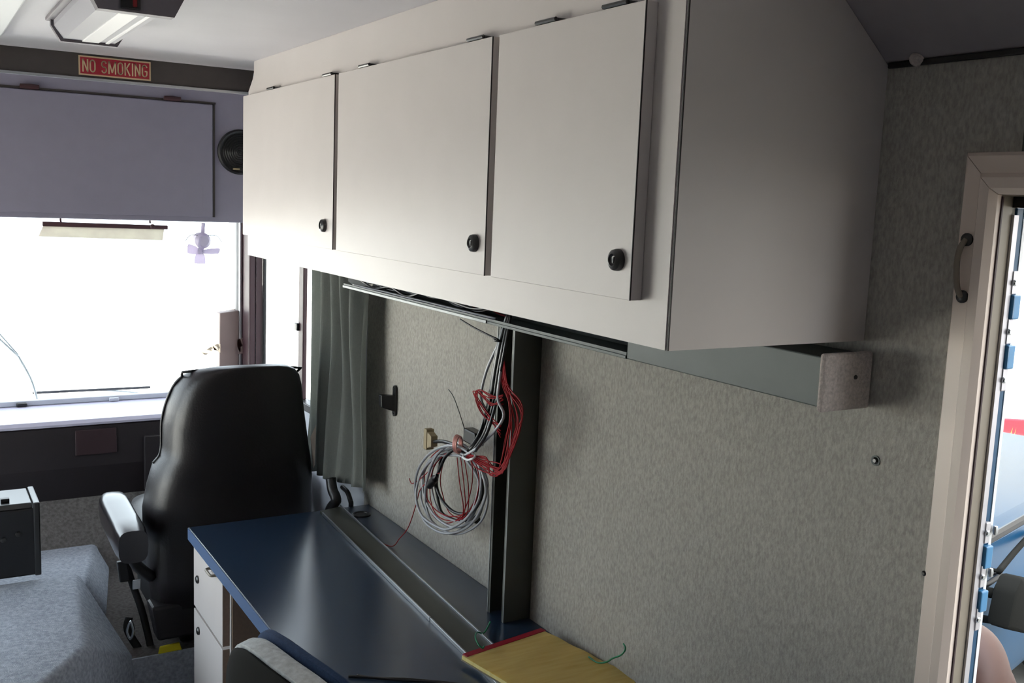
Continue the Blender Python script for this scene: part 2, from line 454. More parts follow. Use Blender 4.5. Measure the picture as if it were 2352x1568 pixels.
# ---- outside ground
ob('ground', B(-30, 40, -30, 45, -.85, -.75), GROUND, kind='structure')
ob('lawn', B(1.6, 9.0, -16, 6.5, -.7505, -.749), LAWN, kind='structure')
bl = new(); box(bl, 9.0, 14, -18, 6, -.75, 9.6)  # added building, placed to keep the sun off the door side
ob('shade_building', bl, STUCCO, kind='structure')

# ================================================================== OVERHEAD CABINET
cab = thing('overhead_cabinet', 'long white laminate overhead cabinet with three doors hung along the felt wall', 'cabinet', (1.06, 2.02, 1.549))
XF = .871; CY0, CY1, CZ0, CZ1 = 1.045, 3.004, 1.549, 2.1095
ff = new()
box(ff, XF, XF + .018, CY0, CY1, CZ0, 1.612); box(ff, XF, XF + .018, CY0, 2.95, 2.012, CZ1)
box(ff, XF, XF + .018, CY0, CY0 + .075, 1.612, 2.012); box(ff, XF, XF + .018, 2.94, CY1, 1.612, 2.012)
prism(ff, [(XF, 2.95, 2.012), (XF, CY1, 2.012), (XF, CY1, 2.035), (XF, 2.85, CZ1), (XF, 2.95, CZ1 - .0001) if False else (XF, 2.849, CZ1)], (.018, 0, 0)) if False else None
prism(ff, [(XF, 2.95, 2.012), (XF, CY1, 2.012), (XF, CY1, 2.028), (XF, 2.95, 2.07)], (.018, 0, 0))
ob('face_frame', ff, LAM, cab)
prism(e := new(), [(XF + .006, CY1 + .001, 2.028), (XF + .02, CY1 + .012, 2.09), (XF + .02, 2.99, CZ1), (XF + .012, 2.86, CZ1), (XF + .010, 2.95, 2.072)], (.15, 0, 0))
ob('chamfered_corner', e, WALLW, cab)
# end panel follows the cove
def end_poly(y, x0): return [(x0, y, CZ0), (W - .001, y, CZ0), (W - .001, y, 1.962), (1.0735, y, CZ1), (x0, y, CZ1)]
ep = new(); prism(ep, end_poly(CY0 - .006, XF + .002), (0, .006, 0)); ob('end_panel', ep, LAM, cab, label='plain grey-white laminate side panel')
ob('seam', B(XF - .0002, XF + .002, CY0 - .0064, CY0 - .0045, CZ0, CZ1), SEAM, cab)
bx = new(); box(bx, XF + .018, W - .003, CY0, CY1 - .002, CZ0, CZ0 + .016); prism(bx, end_poly(CY1 - .016, XF + .018), (0, .014, 0))
ob('carcass', bx, LAM, cab)
ob('back_panel', B(W - .012, W - .002, CY0, CY1 - .02, CZ0 + .016, 1.95), LAM, cab)
DOORS = ((2.243, 2.985, (2.733, 2.301), 2.298), (1.513, 2.221, (2.077, 1.579), 1.55), (1.101, 1.491, (1.353, 1.175), 1.132))
for y0, y1, hs, ky in DOORS:
    dr = ob('cabinet_door', B(XF - .021, XF - .0005, y0, y1, 1.611, 2.012, bev=.0008, seg=1), LAM, cab)
    ob('seam', B(XF - .0216, XF - .0195, y0 - .0006, y0 + .0007, 1.611, 2.012), SEAM, dr)
    for h in hs:
        hb = new(); box(hb, XF - .016, XF - .0005, h - .03, h + .03, 2.0125, 2.0185, bev=.001); tube(hb, [(XF - .018, h - .028, 2.0165), (XF - .018, h + .028, 2.0165)], .0035, k=1)
        ob('hinge', hb, BLKM, dr, smooth=True)
    kz = 1.665
    kb = L([(.0155, 0), (.0155, .004), (.0145, .008), (.011, .0105), (.0085, .0115), (.0065, .0085), (.0055, .008), (0, .008)], (XF - .021, ky, kz), (-1, 0, 0), 28)
    kn = ob('lock_knob', kb, BLKM, dr, smooth=True)
    ob('key_slot', B(XF - .0305, XF - .0285, ky - .0012, ky + .0012, kz - .004, kz + .004), BLK, kn)

# ================================================================== WALL: post, raceway, curtain
post = thing('wall_channel_post', 'tall dark steel channel post standing on the counter against the felt wall', 'post', (1.222, 1.99, CT))
pb = new()
box(pb, 1.186, W - .001, 1.955, 1.960, CT + .001, 1.452); box(pb, 1.186, W - .001, 2.028, 2.033, CT + .001, 1.452); box(pb, W - .006, W - .001, 1.960, 2.028, CT + .001, 1.452)
box(pb, 1.186, 1.190, 1.960, 1.966, CT + .001, 1.452); box(pb, 1.186, 1.190, 2.022, 2.028, CT + .001, 1.452)
ob('channel', pb, DARKST, post)
ob('bright_edge', B(1.1845, 1.186, 1.9545, 1.9575, CT + .001, 1.452), DULL, post)
ob('bright_edge', B(1.1845, 1.186, 2.0305, 2.0335, CT + .001, 1.452), DULL, post)

rw = thing('cable_raceway', 'grey steel cable raceway under the cabinet with felt stuck over its near end', 'raceway', (1.21, 1.9, 1.455))
RX = 1.158
ch = new()
box(ch, RX, W - .001, 1.50, 2.955, 1.4535, 1.457); box(ch, W - .005, W - .001, 1.50, 2.955, 1.457, 1.535)
box(ch, RX, RX + .003, 1.50, 2.955, 1.457, 1.466); box(ch, RX, W - .005, 1.50, 2.955, 1.532, 1.535); box(ch, RX, RX + .003, 1.50, 2.955, 1.520, 1.532)
ob('open_channel', ch, STEELG, rw)
ob('lip', B(RX - .003, RX, 2.04, 2.955, 1.4535, 1.461, bev=.001), DULL, rw); ob('lip', B(RX - .002, RX, 1.50, 2.035, 1.4535, 1.460, bev=.001), STEELG, rw)
cvr = new(); box(cvr, RX, W - .001, 1.028, 1.499, 1.4535, 1.530, bev=.002)
ob('cover', cvr, STEELG, rw)
fe = new(); box(fe, RX - .006, W - .002, 1.016, 1.0275, 1.447, 1.536, bev=.005, seg=3)
ob('felt_end_cap', fe, FELTD, rw, label='pale felt square on the near end')
q = P(1965, 866, 1, 1.016)
ob('screw', L([(.004, 0), (.003, .002), (0, .002)], (q.x, 1.0165, q.z), (0, -1, 0), 10), BLKM, rw)
for i in range(7):
    y_ = 1.99 + i * .13
    lc = thing if False else None
for i, (m_, r_) in enumerate(((GREYW, .0035), (BLKW, .004), (BLKW, .0035), (GREYW, .003), (REDW, .0018), (REDW, .0018))):
    rr = random.Random(i); y1_ = 2.9 if i < 4 else 2.35
    pts = [(RX + .010 + .011 * i + rr.uniform(-.004, .004), 2.02 + (y1_ - 2.02) * k / 7, 1.463 + r_ + rr.uniform(0, .035) * (i > 0)) for k in range(8)]
    c_ = ob('loose_cable', T(pts, r_, seg=6), m_, rw, smooth='all')
# white gasket scrap near the end of the slot
sc_ = thing('wall_screw', 'small dark screw set in the felt wall right of the raceway', 'screw', (W, .997, 1.369))
ob('screw_head', L([(.0055, 0), (.0055, .002), (.003, .004), (0, .004)], (W - .0, .997, 1.369), (-1, 0, 0), 12), BLKM, sc_)
ob('washer', L([(.008, 0), (.008, .0015), (.004, .0015)], (W - .0, .997, 1.369), (-1, 0, 0), 14), STEELG, sc_)
cap = P(2105, 137, 0, W - .008)
pg = ob('ceiling_plug', L([(.011, 0), (.011, .004), (.008, .008), (0, .009)], (W - .006, cap.y, 1.967), (-.62, 0, -.78), 16), FELTD, smooth=True, label='small round pale plug where the felt wall meets the sloped ceiling', cat='plug')

# black latch on the felt wall
la = thing('wall_catch', 'black plastic catch screwed to the felt wall between curtain and cables', 'catch', (W, 2.77, 1.12))
lp = new(); loft(lp, [[Vector((x_, 2.765 + .011 * math.cos(t), 1.122 + math.copysign(.035, math.sin(t)) + .013 * math.sin(t))) for t in [2*PI*(j+.5)/20 for j in range(20)]] for x_ in (W - .001, W - .008)])
ob('back_plate', lp, BLK, la)
hexa(lb := new(), [(W - .008, 2.752, 1.09), (W - .008, 2.778, 1.09), (W - .05, 2.784, 1.105), (W - .05, 2.760, 1.105), (W - .008, 2.752, 1.14), (W - .008, 2.778, 1.14), (W - .052, 2.784, 1.143), (W - .052, 2.760, 1.143)], bev=.003)
ob('jaw', lb, BLK, la)
for z_ in (1.163, 1.081):
    ob('screw', L([(.004, 0), (.003, .002), (0, .002)], (W - .008, 2.765, z_), (-1, 0, 0), 10), CHROME, la)

# curtain
cu = thing('curtain', 'grey pleated curtain hanging by the side window behind the seat', 'curtain', (1.2, 3.1, .78))
def curtain_pt(s, t):
    y = 3.345 - s * .50 + .012 * math.sin(t * 5 + s * 4) - (1 - t) * .02 * s
    amp = .011 + .012 * t
    x = 1.196 + amp * math.sin(s * 2*PI * 5.5 + .9 * math.sin(t * 2.2)) + .007 * math.sin(s * 2*PI * 11 + 2 * t) + .012 * (1 - t) * math.sin(s * 9 + t * 3)
    x -= .02 * (1 - t)
    z = .775 + .055 * s + .005 * math.sin(s * 30) + t * (1.535 - .088 * min(1, max(0, (s - .62) / .1)) - .775 - .055 * s)
    return Vector((x, y, z))
cb = new(); NS, NT = 110, 26
grid = [[cb.verts.new(curtain_pt(i / NS, j / NT)) for j in range(NT + 1)] for i in range(NS + 1)]
for i in range(NS):
    for j in range(NT): cb.faces.new((grid[i][j], grid[i+1][j], grid[i+1][j+1], grid[i][j+1]))
bmesh.ops.solidify(cb, geom=cb.faces[:], thickness=.0018)
ob('cloth', cb, CURT, cu, smooth='all')
rb = T([(1.176, 2.99, 1.54), (1.176, 3.36, 1.54)], .006, k=1); ob('curtain_rod', rb, ALU, cu, smooth=True)
hem = new()
hp = [curtain_pt(.20, .03), curtain_pt(.30, .02), curtain_pt(.26, .16), curtain_pt(.21, .22)]
hv = [hem.verts.new(p + Vector((-.022 - .006 * (i == 2), 0, 0))) for i, p in enumerate(hp)]
hem.faces.new(hv); bmesh.ops.solidify(hem, geom=hem.faces[:], thickness=.002)
ob('turned_hem', hem, LINING, cu, label='pale lining where the hem is turned back')

# ================================================================== WIRE BUNDLE hanging from the raceway
bd = thing('cable_bundle', 'tangled bundle of grey, black and red cables hanging coiled in front of the felt wall', 'cables', (1.15, 2.1, .9))
def Wp(px, py, x=1.15): return P(px, py, 0, x)
# black trunk
for i, (dx, r_) in enumerate(((0, .0065), (7, .005), (-5, .004), (12, .004))):
    pts = [Wp(1168 + dx * .5, 724, 1.172), Wp(1150 + dx, 790, 1.155), Wp(1137 + dx, 860, 1.15), Wp(1126 + dx, 930, 1.145), Wp(1106 + dx, 995, 1.14 - .004 * i), Wp(1080 + dx, 1035, 1.135)]
    ob('black_cable', T(pts, r_), BLKW, bd, smooth='all')
for i, off in enumerate((-14, 18)):
    pts = [Wp(1150, 780, 1.16), Wp(1132 + off, 850, 1.15), Wp(1122 + off * 1.2, 915, 1.14), Wp(1138 + off, 960, 1.14), Wp(1108, 1018, 1.135), Wp(1064, 1048, 1.13)]
    ob('grey_cable', T(pts, .0034), GREYW, bd, smooth='all')
# coils (several loops of each cable about a common knot at 1060,1040)
def coil(cx, cy, rx, ry, ang, x, r_, m_, name, seed):
    rr = random.Random(seed); pts = []
    for k in range(14):
        t = 2*PI*k/14; a = rx * math.cos(t) * (1 + rr.uniform(-.05, .05)); b2 = ry * math.sin(t) * (1 + rr.uniform(-.04, .04))
        ca, sa = math.cos(ang), math.sin(ang)
        pts.append(Wp(cx + a * ca - b2 * sa, cy + a * sa + b2 * ca, x + .012 * math.sin(t + seed)))
    ob(name, T(pts, r_, closed=True, k=5, seg=6), m_, bd, smooth='all')
for i, (cx, cy, rx, ry, an) in enumerate(((1034, 1125, 80, 100, .05), (1040, 1120, 62, 104, .12), (1045, 1118, 72, 92, -.1), (1028, 1128, 70, 86, .2), (1048, 1112, 58, 84, .02), (1042, 1130, 76, 96, -.2))):
    coil(cx, cy, rx, ry, an, 1.15 + .008 * (i % 3), .0036 if i < 4 else .003, GREYW, 'grey_cable', i)
for i, (cx, cy, rx, ry, an) in enumerate(((1050, 1112, 48, 82, .1), (1056, 1108, 52, 74, -.15))):
    coil(cx, cy, rx, ry, an, 1.165, .0042, BLKW, 'black_cable', 20 + i)
for i, (cx, cy, rx, ry, an) in enumerate(((1046, 1112, 58, 86, .25), (1040, 1106, 66, 80, -.1), (1056, 1104, 44, 88, 0), (1034, 1110, 52, 92, .15))):
    coil(cx, cy, rx, ry, an, 1.16, .0014, REDW, 'red_wire', 40 + i)
# red hank at the right, hung from the trunk
for i in range(13):
    rr = random.Random(100 + i); u = rr.uniform
    wide = 1166 + u(0, 34)
    pts = [Wp(1150 + u(-4, 6), 810 + u(-12, 12), 1.155), Wp(1158 + u(-6, 8), 880, 1.15), Wp(wide, 940 + u(-20, 30), 1.14 + u(-.012, .012)), Wp(wide - u(0, 14), 1010 + u(-20, 20), 1.14),
           Wp(1160 + u(-14, 10), 1068 + u(-12, 20), 1.14), Wp(1138 + u(-14, 14), 1085 + u(-24, 8), 1.14), Wp(1104 + u(-20, 16), 1060 + u(-14, 14), 1.135), Wp(1076 + u(-10, 8), 1048 + u(-8, 8), 1.13)]
    ob('red_wire', T(pts, .0015, seg=5), REDW, bd, smooth='all')
for i in range(6):
    rr = random.Random(200 + i); u = rr.uniform
    pts = [Wp(1156, 905 + u(0, 30), 1.145), Wp(1128, 918 + u(-14, 18), 1.135), Wp(1098 + u(-10, 10), 896 + u(-4, 16), 1.13), Wp(1090 + u(-6, 8), 906 + u(0, 16), 1.13), Wp(1112 + u(-6, 10), 940 + u(0, 20), 1.135), Wp(1150, 985 + u(-10, 20), 1.14)]
    ob('red_wire', T(pts, .0014, seg=5), REDW, bd, smooth='all')
# copper coloured wrap at the knot, cable ties, plugs
for i in range(4):
    c_ = Wp(1048 + i * 4, 1018 + i * 2, 1.138)
    ob('wrap', T([c_ + Vector((.012 * math.cos(t), .006 * math.cos(t) + .004 * i, .021 * math.sin(t))) for t in [2*PI*j/10 for j in range(10)]], .0022, closed=True, k=3, seg=6), COPPER, bd, smooth='all')
ob('knot_tie', T([Wp(1064, 1050, 1.12), Wp(1076, 1056, 1.117), Wp(1090, 1050, 1.12), Wp(1088, 1043, 1.15), Wp(1070, 1042, 1.15)], .003, closed=True, k=4), WHITEP, bd, smooth='all')
ob('cable_tie', T([Wp(1144, 779, 1.145), Wp(1120, 768, 1.135), Wp(1085, 750, 1.13), Wp(1057, 733, 1.13)], .0021), BLK, bd, smooth='all')
tb_ = new(); c_ = Wp(1147, 782, 1.155); tube(tb_, [c_ + Vector((.011 * math.cos(t), .012 * math.sin(t), .001)) for t in [2*PI*j/12 for j in range(12)]], .003, closed=True, k=2)
ob('cable_tie_loop', tb_, BLK, bd, smooth='all')
ob('cable_tie', T([Wp(1030, 894, 1.13), Wp(1042, 912, 1.128), Wp(1056, 950, 1.13), Wp(1068, 988, 1.14)], .0011), BLK, bd, smooth='all')
c_ = Wp(1086, 1003, 1.15)
ob('taped_plug', hexa(new(), [c_ + Vector(v) for v in ((-.012, -.03, -.018), (.016, -.03, -.018), (.016, .03, -.016), (-.012, .03, -.016), (-.012, -.03, .016), (.016, -.03, .016), (.016, .028, .018), (-.012, .028, .018))], bev=.004), BLK, bd)
c_ = Wp(993, 1106, 1.14); d_ = (Wp(1006, 1088, 1.14) - c_).normalized()
ob('black_plug', L([(.004, -.028), (.010, -.022), (.011, 0), (.010, .018), (.005, .024), (.004, .036)], c_, d_, 12), BLK, bd, smooth=True)
c_ = Wp(986, 1008, 1.16); e_ = Wp(1030, 1016, 1.15)
cn = ob('flat_connector', B(c_.x - .012, c_.x + .012, c_.y - .006, c_.y + .012, c_.z - .028, c_.z + .028, bev=.003), BEIGE, bd, label='beige flat connector')
ob('connector_hood', hexa(new(), [Vector((c_.x - .010, c_.y - .03, c_.z - .014)), Vector((c_.x + .010, c_.y - .03, c_.z - .014)), Vector((c_.x + .010, c_.y - .006, c_.z - .022)), Vector((c_.x - .010, c_.y - .006, c_.z - .022)), Vector((c_.x - .010, c_.y - .03, c_.z + .014)), Vector((c_.x + .010, c_.y - .03, c_.z + .014)), Vector((c_.x + .010, c_.y - .006, c_.z + .022)), Vector((c_.x - .010, c_.y - .006, c_.z + .022))], bev=.002), BEIGE, cn)
ob('connector_lead', T([Vector((c_.x, c_.y - .03, c_.z)), Wp(1020, 1014, 1.155), Wp(1046, 1022, 1.145)], .005), BLKW, bd, smooth='all')
ob('red_wire', T([Wp(1010, 1085, 1.15), Wp(968, 1120, 1.155), Wp(956, 1158, 1.16), Wp(938, 1210, 1.17), Wp(918, 1236, 1.175), Vector((1.16, 2.55, CT + .003)), Vector((1.14, 2.62, CT + .002))], .0014, seg=5), REDW, bd, smooth='all')
ob('red_wire', T([Wp(1004, 1060, 1.15), Wp(976, 1090, 1.15), Wp(948, 1110, 1.15), Wp(940, 1098, 1.15)], .0012, seg=5), REDW, bd, smooth='all')
for i in range(3):
    ob('red_wire', T([Wp(1050 + 8 * i, 1050, 1.14), Wp(1056 + 10 * i, 1110 + 6 * i, 1.138), Wp(1064 + 4 * i, 1160 + 10 * i, 1.14), Wp(1062 - 8 * i, 1196, 1.145)], .0013, seg=5), REDW, bd, smooth='all')
hk = thing('cable_clip', 'small black clip on the felt wall just behind the coiled cables', 'clip', (W, 2.21, .9))
c_ = P(1098, 1192, 0, W)
ob('clip_base', L([(.012, 0), (.012, .006), (.008, .014), (0, .015)], c_ + Vector((0, 0, 0)), (-1, 0, 0), 14), BLK, hk, smooth=True)
ob('clip_hook', T([c_ + Vector((-.012, 0, 0)), c_ + Vector((-.03, .004, -.006)), c_ + Vector((-.036, .006, .008))], .004), BLK, hk, smooth='all')

# ================================================================== COUNTER
wt = thing('worktop', 'long slate blue laminate worktop with light painted into its front edge', 'counter', (.97, 1.95, .7))
CXF, CYN, CYF = .682, .96, 2.957
ob('top', B(CXF, W - .001, CYN, CYF, CT - .038, CT, bev=.002), COUNT, wt)
ob('lit_edge', B(CXF - .002, CXF, CYN, CYF, CT - .037, CT - .002), CEDGE, wt, label='lighter blue edge with painted light')
g_ = P(830, 1182, 2, CT)
gr = ob('grommet', L([(.030, -.0002), (.030, .003), (.026, .005), (.022, .004), (.021, .001), (0, .001)], (g_.x, g_.y, CT), seg=24), BLK, wt, smooth=True)
# strip lying along the worktop
sp = thing('counter_raceway', 'flat metal cable strip with bright lips lying along the blue worktop', 'raceway', (1.08, 2.4, CT))
A0, A1 = Vector((1.083, 2.93, CT)), Vector((1.012, 1.66, CT)); B0, B1 = Vector((1.158, 3.0, CT)), Vector((1.085, 1.66, CT))
B0.y = 2.95
up = Vector((0, 0, 1))
ob('base', hexa(new(), [A1 + up*.0005, B1 + up*.0005, B0 + up*.0005, A0 + up*.0005, A1 + up*.007, B1 + up*.007, B0 + up*.007, A0 + up*.007]), DARKST, sp)
def lip(a0, a1, h, name, m_): 
    s = Vector((.0022, 0, 0))
    return ob(name, hexa(new(), [a1 - s + up*.0005, a1 + s + up*.0005, a0 + s + up*.0005, a0 - s + up*.0005, a1 - s + up*h, a1 + s + up*h, a0 + s + up*h, a0 - s + up*h], bev=.0008), m_, sp)
mid = A0.lerp(A1, .43); mid2 = A0.lerp(A1, .70)
lip(A0.lerp(A1, .02), mid2, .011, 'lip', ALU); lip(mid2.lerp(A1, .01), A1, .011, 'lip', ALU)
lip(B0, B1, .013, 'lip', ALU)

# ---- drawers under the far end
dc = thing('drawer_cabinet', 'white drawer cabinet under the far end of the blue worktop', 'cabinet', (.94, 2.78, 0))
ob('carcass', B(.716, 1.22, 2.61, 2.95, .06, CT - .039), LAM, dc)
ob('plinth', B(.75, 1.2, 2.62, 2.94, .001, .06), BLK, dc)
ob('side_panel', B(.7175, 1.22, 2.604, 2.6095, .06, CT - .04), TAN, dc, label='tan side panel')
ob('side_edge', B(.7145, .7165, 2.609, 2.625, .06, CT - .04), LAM, dc)
DF = .695
def drawer(z0, z1, lock_y, lock_z, x0=DF, pull=None):
    d_ = ob('drawer_front', B(x0, .7155, 2.625, 2.946, z0, z1, bev=.0008, seg=1), LAM, dc)
    ob('side_edge', B(x0 + .001, .7155, 2.6235, 2.6252, z0, z1), TAN, d_, label='tan drawer edge')
    ob('lock', L([(.012, 0), (.012, .004), (.008, .007), (.004, .007), (0, .006)], (x0, lock_y, lock_z), (-1, 0, 0), 18), BLKM, d_, smooth=True)
    if pull:
        y_, z_ = pull
        ob('pull', T([(x0, y_ + .03, z_), (x0 - .014, y_ + .026, z_), (x0 - .016, y_, z_), (x0 - .014, y_ - .026, z_), (x0, y_ - .03, z_)], .004), JAMB, d_, smooth='all')
q1 = P(455, 1330, 0, DF); q2 = P(457, 1448, 0, DF); q3 = P(482, 1314, 0, DF - .01)
zt = P(441, 1384, 0, DF).z
drawer(zt + .004, CT - .045, q1.y, q1.z, pull=(q3.y, q3.z))
drawer(.16, zt - .006, q2.y, q2.z)

# ================================================================== THINGS ON THE COUNTER
pad = thing('legal_pad', 'yellow legal pad with dark red binding lying on the blue worktop by the wall', 'notepad', (1.13, 1.7, .755))
e1, e2 = P(1058, 1505, 2, .762), P(1243, 1444, 2, .762)
ux = (e2 - e1).normalized(); wx = (e2 - e1).length
uy = Vector((ux.y, -ux.x, 0))
def padpt(u, v, z): return e1 + ux * u + uy * v + Vector((0, 0, z))
def pbx(u0, u1, v0, v1, z0, z1, bev=0): return hexa(new(), [padpt(u0, v1, z0), padpt(u1, v1, z0), padpt(u1, v0, z0), padpt(u0, v0, z0), padpt(u0, v1, z1), padpt(u1, v1, z1), padpt(u1, v0, z1), padpt(u0, v0, z1)], bev)
ob('sheets', pbx(.002, wx - .002, .002, .31, -.008, 0), YEL, pad)
bm_ = new(); NU, NV = 10, 22
gv = [[bm_.verts.new(padpt(.003 + (wx - .006) * i / NU, .014 + .294 * j / NV, .0012 + .0022 * (math.sin(j * .9 + i * .5) * .5 + .5) * min(1, j / 4))) for j in range(NV + 1)] for i in range(NU + 1)]
for i in range(NU):
    for j in range(NV): bm_.faces.new((gv[i][j], gv[i+1][j], gv[i+1][j+1], gv[i][j+1]))
bmesh.ops.solidify(bm_, geom=bm_.faces[:], thickness=.0006)
ob('top_sheet', bm_, YEL, pad, smooth='all')
ob('binding', pbx(0.006, wx, -.001, .016, -.009, .0025, .0008), REDB, pad)
ob('backing_board', pbx(0, wx - .001, .001, .311, -.0105, -.008), JAMB, pad)
q = [P(x_, y_, 2, z_) for x_, y_, z_ in ((1108, 1488, .772), (1098, 1478, .78), (1092, 1462, .775), (1096, 1452, .76), (1108, 1454, .752), (1114, 1450, .752), (1122, 1436, .765), (1126, 1427, .775))]
q.insert(0, P(1112, 1484, 2, .768))
ob('green_wire', T(q, .0019, seg=6), GREEN, smooth='all', label='short green wire bent over the cable strip at the red end of the pad', cat='wire')
q = [P(x_, y_, 0, xx) for x_, y_, xx in ((1352, 1514, 1.236), (1372, 1521, 1.235), (1392, 1520, 1.232), (1408, 1511, 1.226), (1424, 1505, 1.222), (1434, 1496, 1.218), (1436, 1486, 1.22), (1432, 1478, 1.224))]
q[0].z = max(q[0].z, .766)
ob('green_wire', T(q, .0019, seg=6), GREEN, smooth='all', label='longer green wire curling up beside the felt wall right of the pad', cat='wire')
q = [P(x_, y_, 2, CT + .0035) for x_, y_ in ((800, 1553), (830, 1554), (880, 1558), (940, 1562), (1010, 1567), (1080, 1578))]
q2_ = [P(x_, y_, 2, CT + .0035) for x_, y_ in ((820, 1549), (860, 1556), (930, 1558), (1000, 1564), (1080, 1572))]
cbk = new(); tube(cbk, q, .003, seg=6); tube(cbk, q2_, .0022, seg=6)
ob('power_cord', cbk, BLKW, smooth='all', label='thin black cord lying on the worktop near the bottom edge', cat='cord')

# ================================================================== OFFICE CHAIR (back towards the camera)
oc = thing('desk_chair', 'dark shelled desk chair with blue grey upholstery tucked at the worktop', 'chair', (.62, 1.5, 0))
def chair_ring(x, grow, zoff=0):
    o = []
    for j in range(40):
        t = 2*PI*j/40; ct, st = math.cos(t), math.sin(t)
        yy = (.205 + grow) * math.copysign(abs(ct) ** .55, ct); zz = (.19 + grow) * math.copysign(abs(st) ** .6, st)
        lean = (zz) * -.05
        curve = .018 * (yy / .2) ** 2
        o.append(Vector((x + lean + curve, 1.555 + yy, .752 + zoff + zz)))
    return o
ob('backrest_shell', loft(new(), [chair_ring(.470, -.05), chair_ring(.475, -.01), chair_ring(.482, .0), chair_ring(.488, -.002)]), MATTE, oc, smooth=True)
ob('backrest_rim', loft(new(), [chair_ring(.4885, -.003), chair_ring(.490, .004), chair_ring(.515, .008), chair_ring(.53, .004), chair_ring(.534, -.01)]), GREYC, oc, smooth=True, label='pale grey edge of the backrest, light painted in')
ob('backrest_cushion', loft(new(), [chair_ring(.535, -.004), chair_ring(.540, .012), chair_ring(.550, .014), chair_ring(.562, .004), chair_ring(.568, -.05)]), BLUEC, oc, smooth=True, label='blue grey cushion')
ob('seat', loft(new(), [super_ring((.72, 1.53, .43), .2, .2), super_ring((.72, 1.53, .44), .225, .225), super_ring((.72, 1.53, .475), .225, .225), super_ring((.72, 1.53, .49), .19, .19)]), BLUEC, oc, smooth=True)
ob('back_bracket', T([(.49, 1.54, .68), (.475, 1.54, .5), (.53, 1.54, .415), (.66, 1.53, .415)], .016, flat=1.8), BLKM, oc, smooth='all')
ob('gas_post', L([(.05, .43 - .001), (.05, .40), (.025, .395), (.025, .12), (.04, .11), (.04, .07), (0, .07)][::-1], (.72, 1.53, 0), seg=16), BLKM, oc, smooth=True)
for i in range(5):
    a = i * 2*PI/5 + .3; d_ = Vector((math.cos(a), math.sin(a), 0)); c_ = Vector((.72, 1.53, 0))
    lg = ob('base_leg', T([c_ + d_ * .03 + up * .1, c_ + d_ * .15 + up * .09, c_ + d_ * .27 + up * .075], lambda t: .02 - .006 * t), BLK, oc, smooth='all')
    e_ = c_ + d_ * .265
    ob('caster', L([(0, -.012), (.026, -.012), (.028, -.004), (.028, .004), (.026, .012), (0, .012)], e_ + up * .028, (-d_.y, d_.x, 0), 16), BLK, lg, smooth=True)

oc.rotation_euler = (0, 0, math.radians(11)); oc.location.x = .650; oc.location.y = 1.545
# ================================================================== PASSENGER SEAT
st = thing('passenger_seat', 'black leather high back cab seat seen from behind beyond the worktop', 'seat', (.87, 3.4, .25))
SY = 3.13
rows = [(330, .262, .05), (1200, None, None)]
prof = [  # z, left x, right x, half depth
    (.40, .612, 1.135, .05), (.50, .602, 1.142, .062), (.62, .592, 1.150, .07), (.72, .590, 1.150, .072), (.80, .602, 1.145, .072), (.87, .618, 1.135, .07),
    (.895, .634, 1.128, .066), (.93, .640, 1.122, .068), (1.0, .640, 1.110, .07), (1.06, .650, 1.100, .07), (1.12, .668, 1.090, .064), (1.155, .690, 1.078, .056), (1.175, .715, 1.060, .045), (1.188, .76, 1.03, .028), (1.193, .82, 1.0, .012)]
def seat_ring(z, a, b, hd_):
    a2 = a + .045; cx = (a2 + b) / 2; hw = (b - a2) / 2; d = hd_ * 1.5; cy = SY + .02 + d - .10 * (z - .4)
    return [Vector((cx + (p.x - cx) * ((1 + .10 * (p.y - cy) / d + .07) if p.x < cx else 1), p.y, z)) for p in super_ring((cx, cy, z), hw, d, 3.6, 40)]
rings = [seat_ring(*q) for q in prof]
ob('backrest', loft(new(), rings), LEATH, st, smooth='all')
pp = []
def side_pt(q, right):
    r = seat_ring(*q); c = sum((p.x for p in r)) / len(r); cy = sum((p.y for p in r)) / len(r)
    k = [p for p in r if (p.x > c) == right]; k.sort(key=lambda p: abs(p.y - cy - .35 * q[3]))
    o = max(k[:3], key=lambda p: abs(p.x - c)); return Vector((o.x + (.0005 if right else -.0005), o.y, q[0]))
for q in prof[5:13]: pp.append(side_pt(q, False))
for q in prof[5:13][::-1]: pp.append(side_pt(q, True))
ob('piping', T(pp, .0045, k=3), BLK, st, smooth='all')
ob('cushion', loft(new(), [super_ring((.875, 3.43, z), a, b, 4, 36) for z, a, b in ((.50, .22, .24), (.52, .255, .27), (.60, .262, .275), (.645, .25, .265), (.66, .2, .22))]), LEATH, st, smooth='all')
ob('seat_base', B(.66, 1.10, 3.22, 3.66, .30, .50, bev=.02), BLK, st)
ob('pedestal', B(.72, 1.04, 3.24, 3.6, .251, .30, bev=.008), BLKM, st)
ob('back_skirt', hexa(new(), [(.635, 3.17, .30), (1.11, 3.17, .30), (1.11, 3.24, .30), (.635, 3.24, .30), (.614, 3.16, .42), (1.13, 3.16, .42), (1.13, 3.25, .42), (.614, 3.25, .42)], bev=.01), LEATH, st)
def armrest(x0, x1, n0=3.06, n1=3.47):
    bm = new(); rs = []
    for t in range(9):
        u = t / 8; y = n0 + (n1 - n0) * u; s = 1 - .32 * max(0, (u - .75) / .25) ** 2
        zc = .665 + .025 * u; e = .045 * s
        if t in (0, 8): s *= .9
        rs.append([Vector(((x0 + x1) / 2 + (x1 - x0) / 2 * math.copysign(abs(math.cos(a)) ** .6, math.cos(a)) * s, y, zc + .056 * math.copysign(abs(math.sin(a)) ** .6, math.sin(a)) * s)) for a in [2*PI*j/24 for j in range(24)]])
    return loft(bm, rs)
ob('armrest', armrest(.497, .592), SHINY, st, smooth=True, label='padded armrest shining in the window light')
ob('armrest', armrest(1.155, 1.225, 3.40, 3.68), LEATH, st, smooth=True)
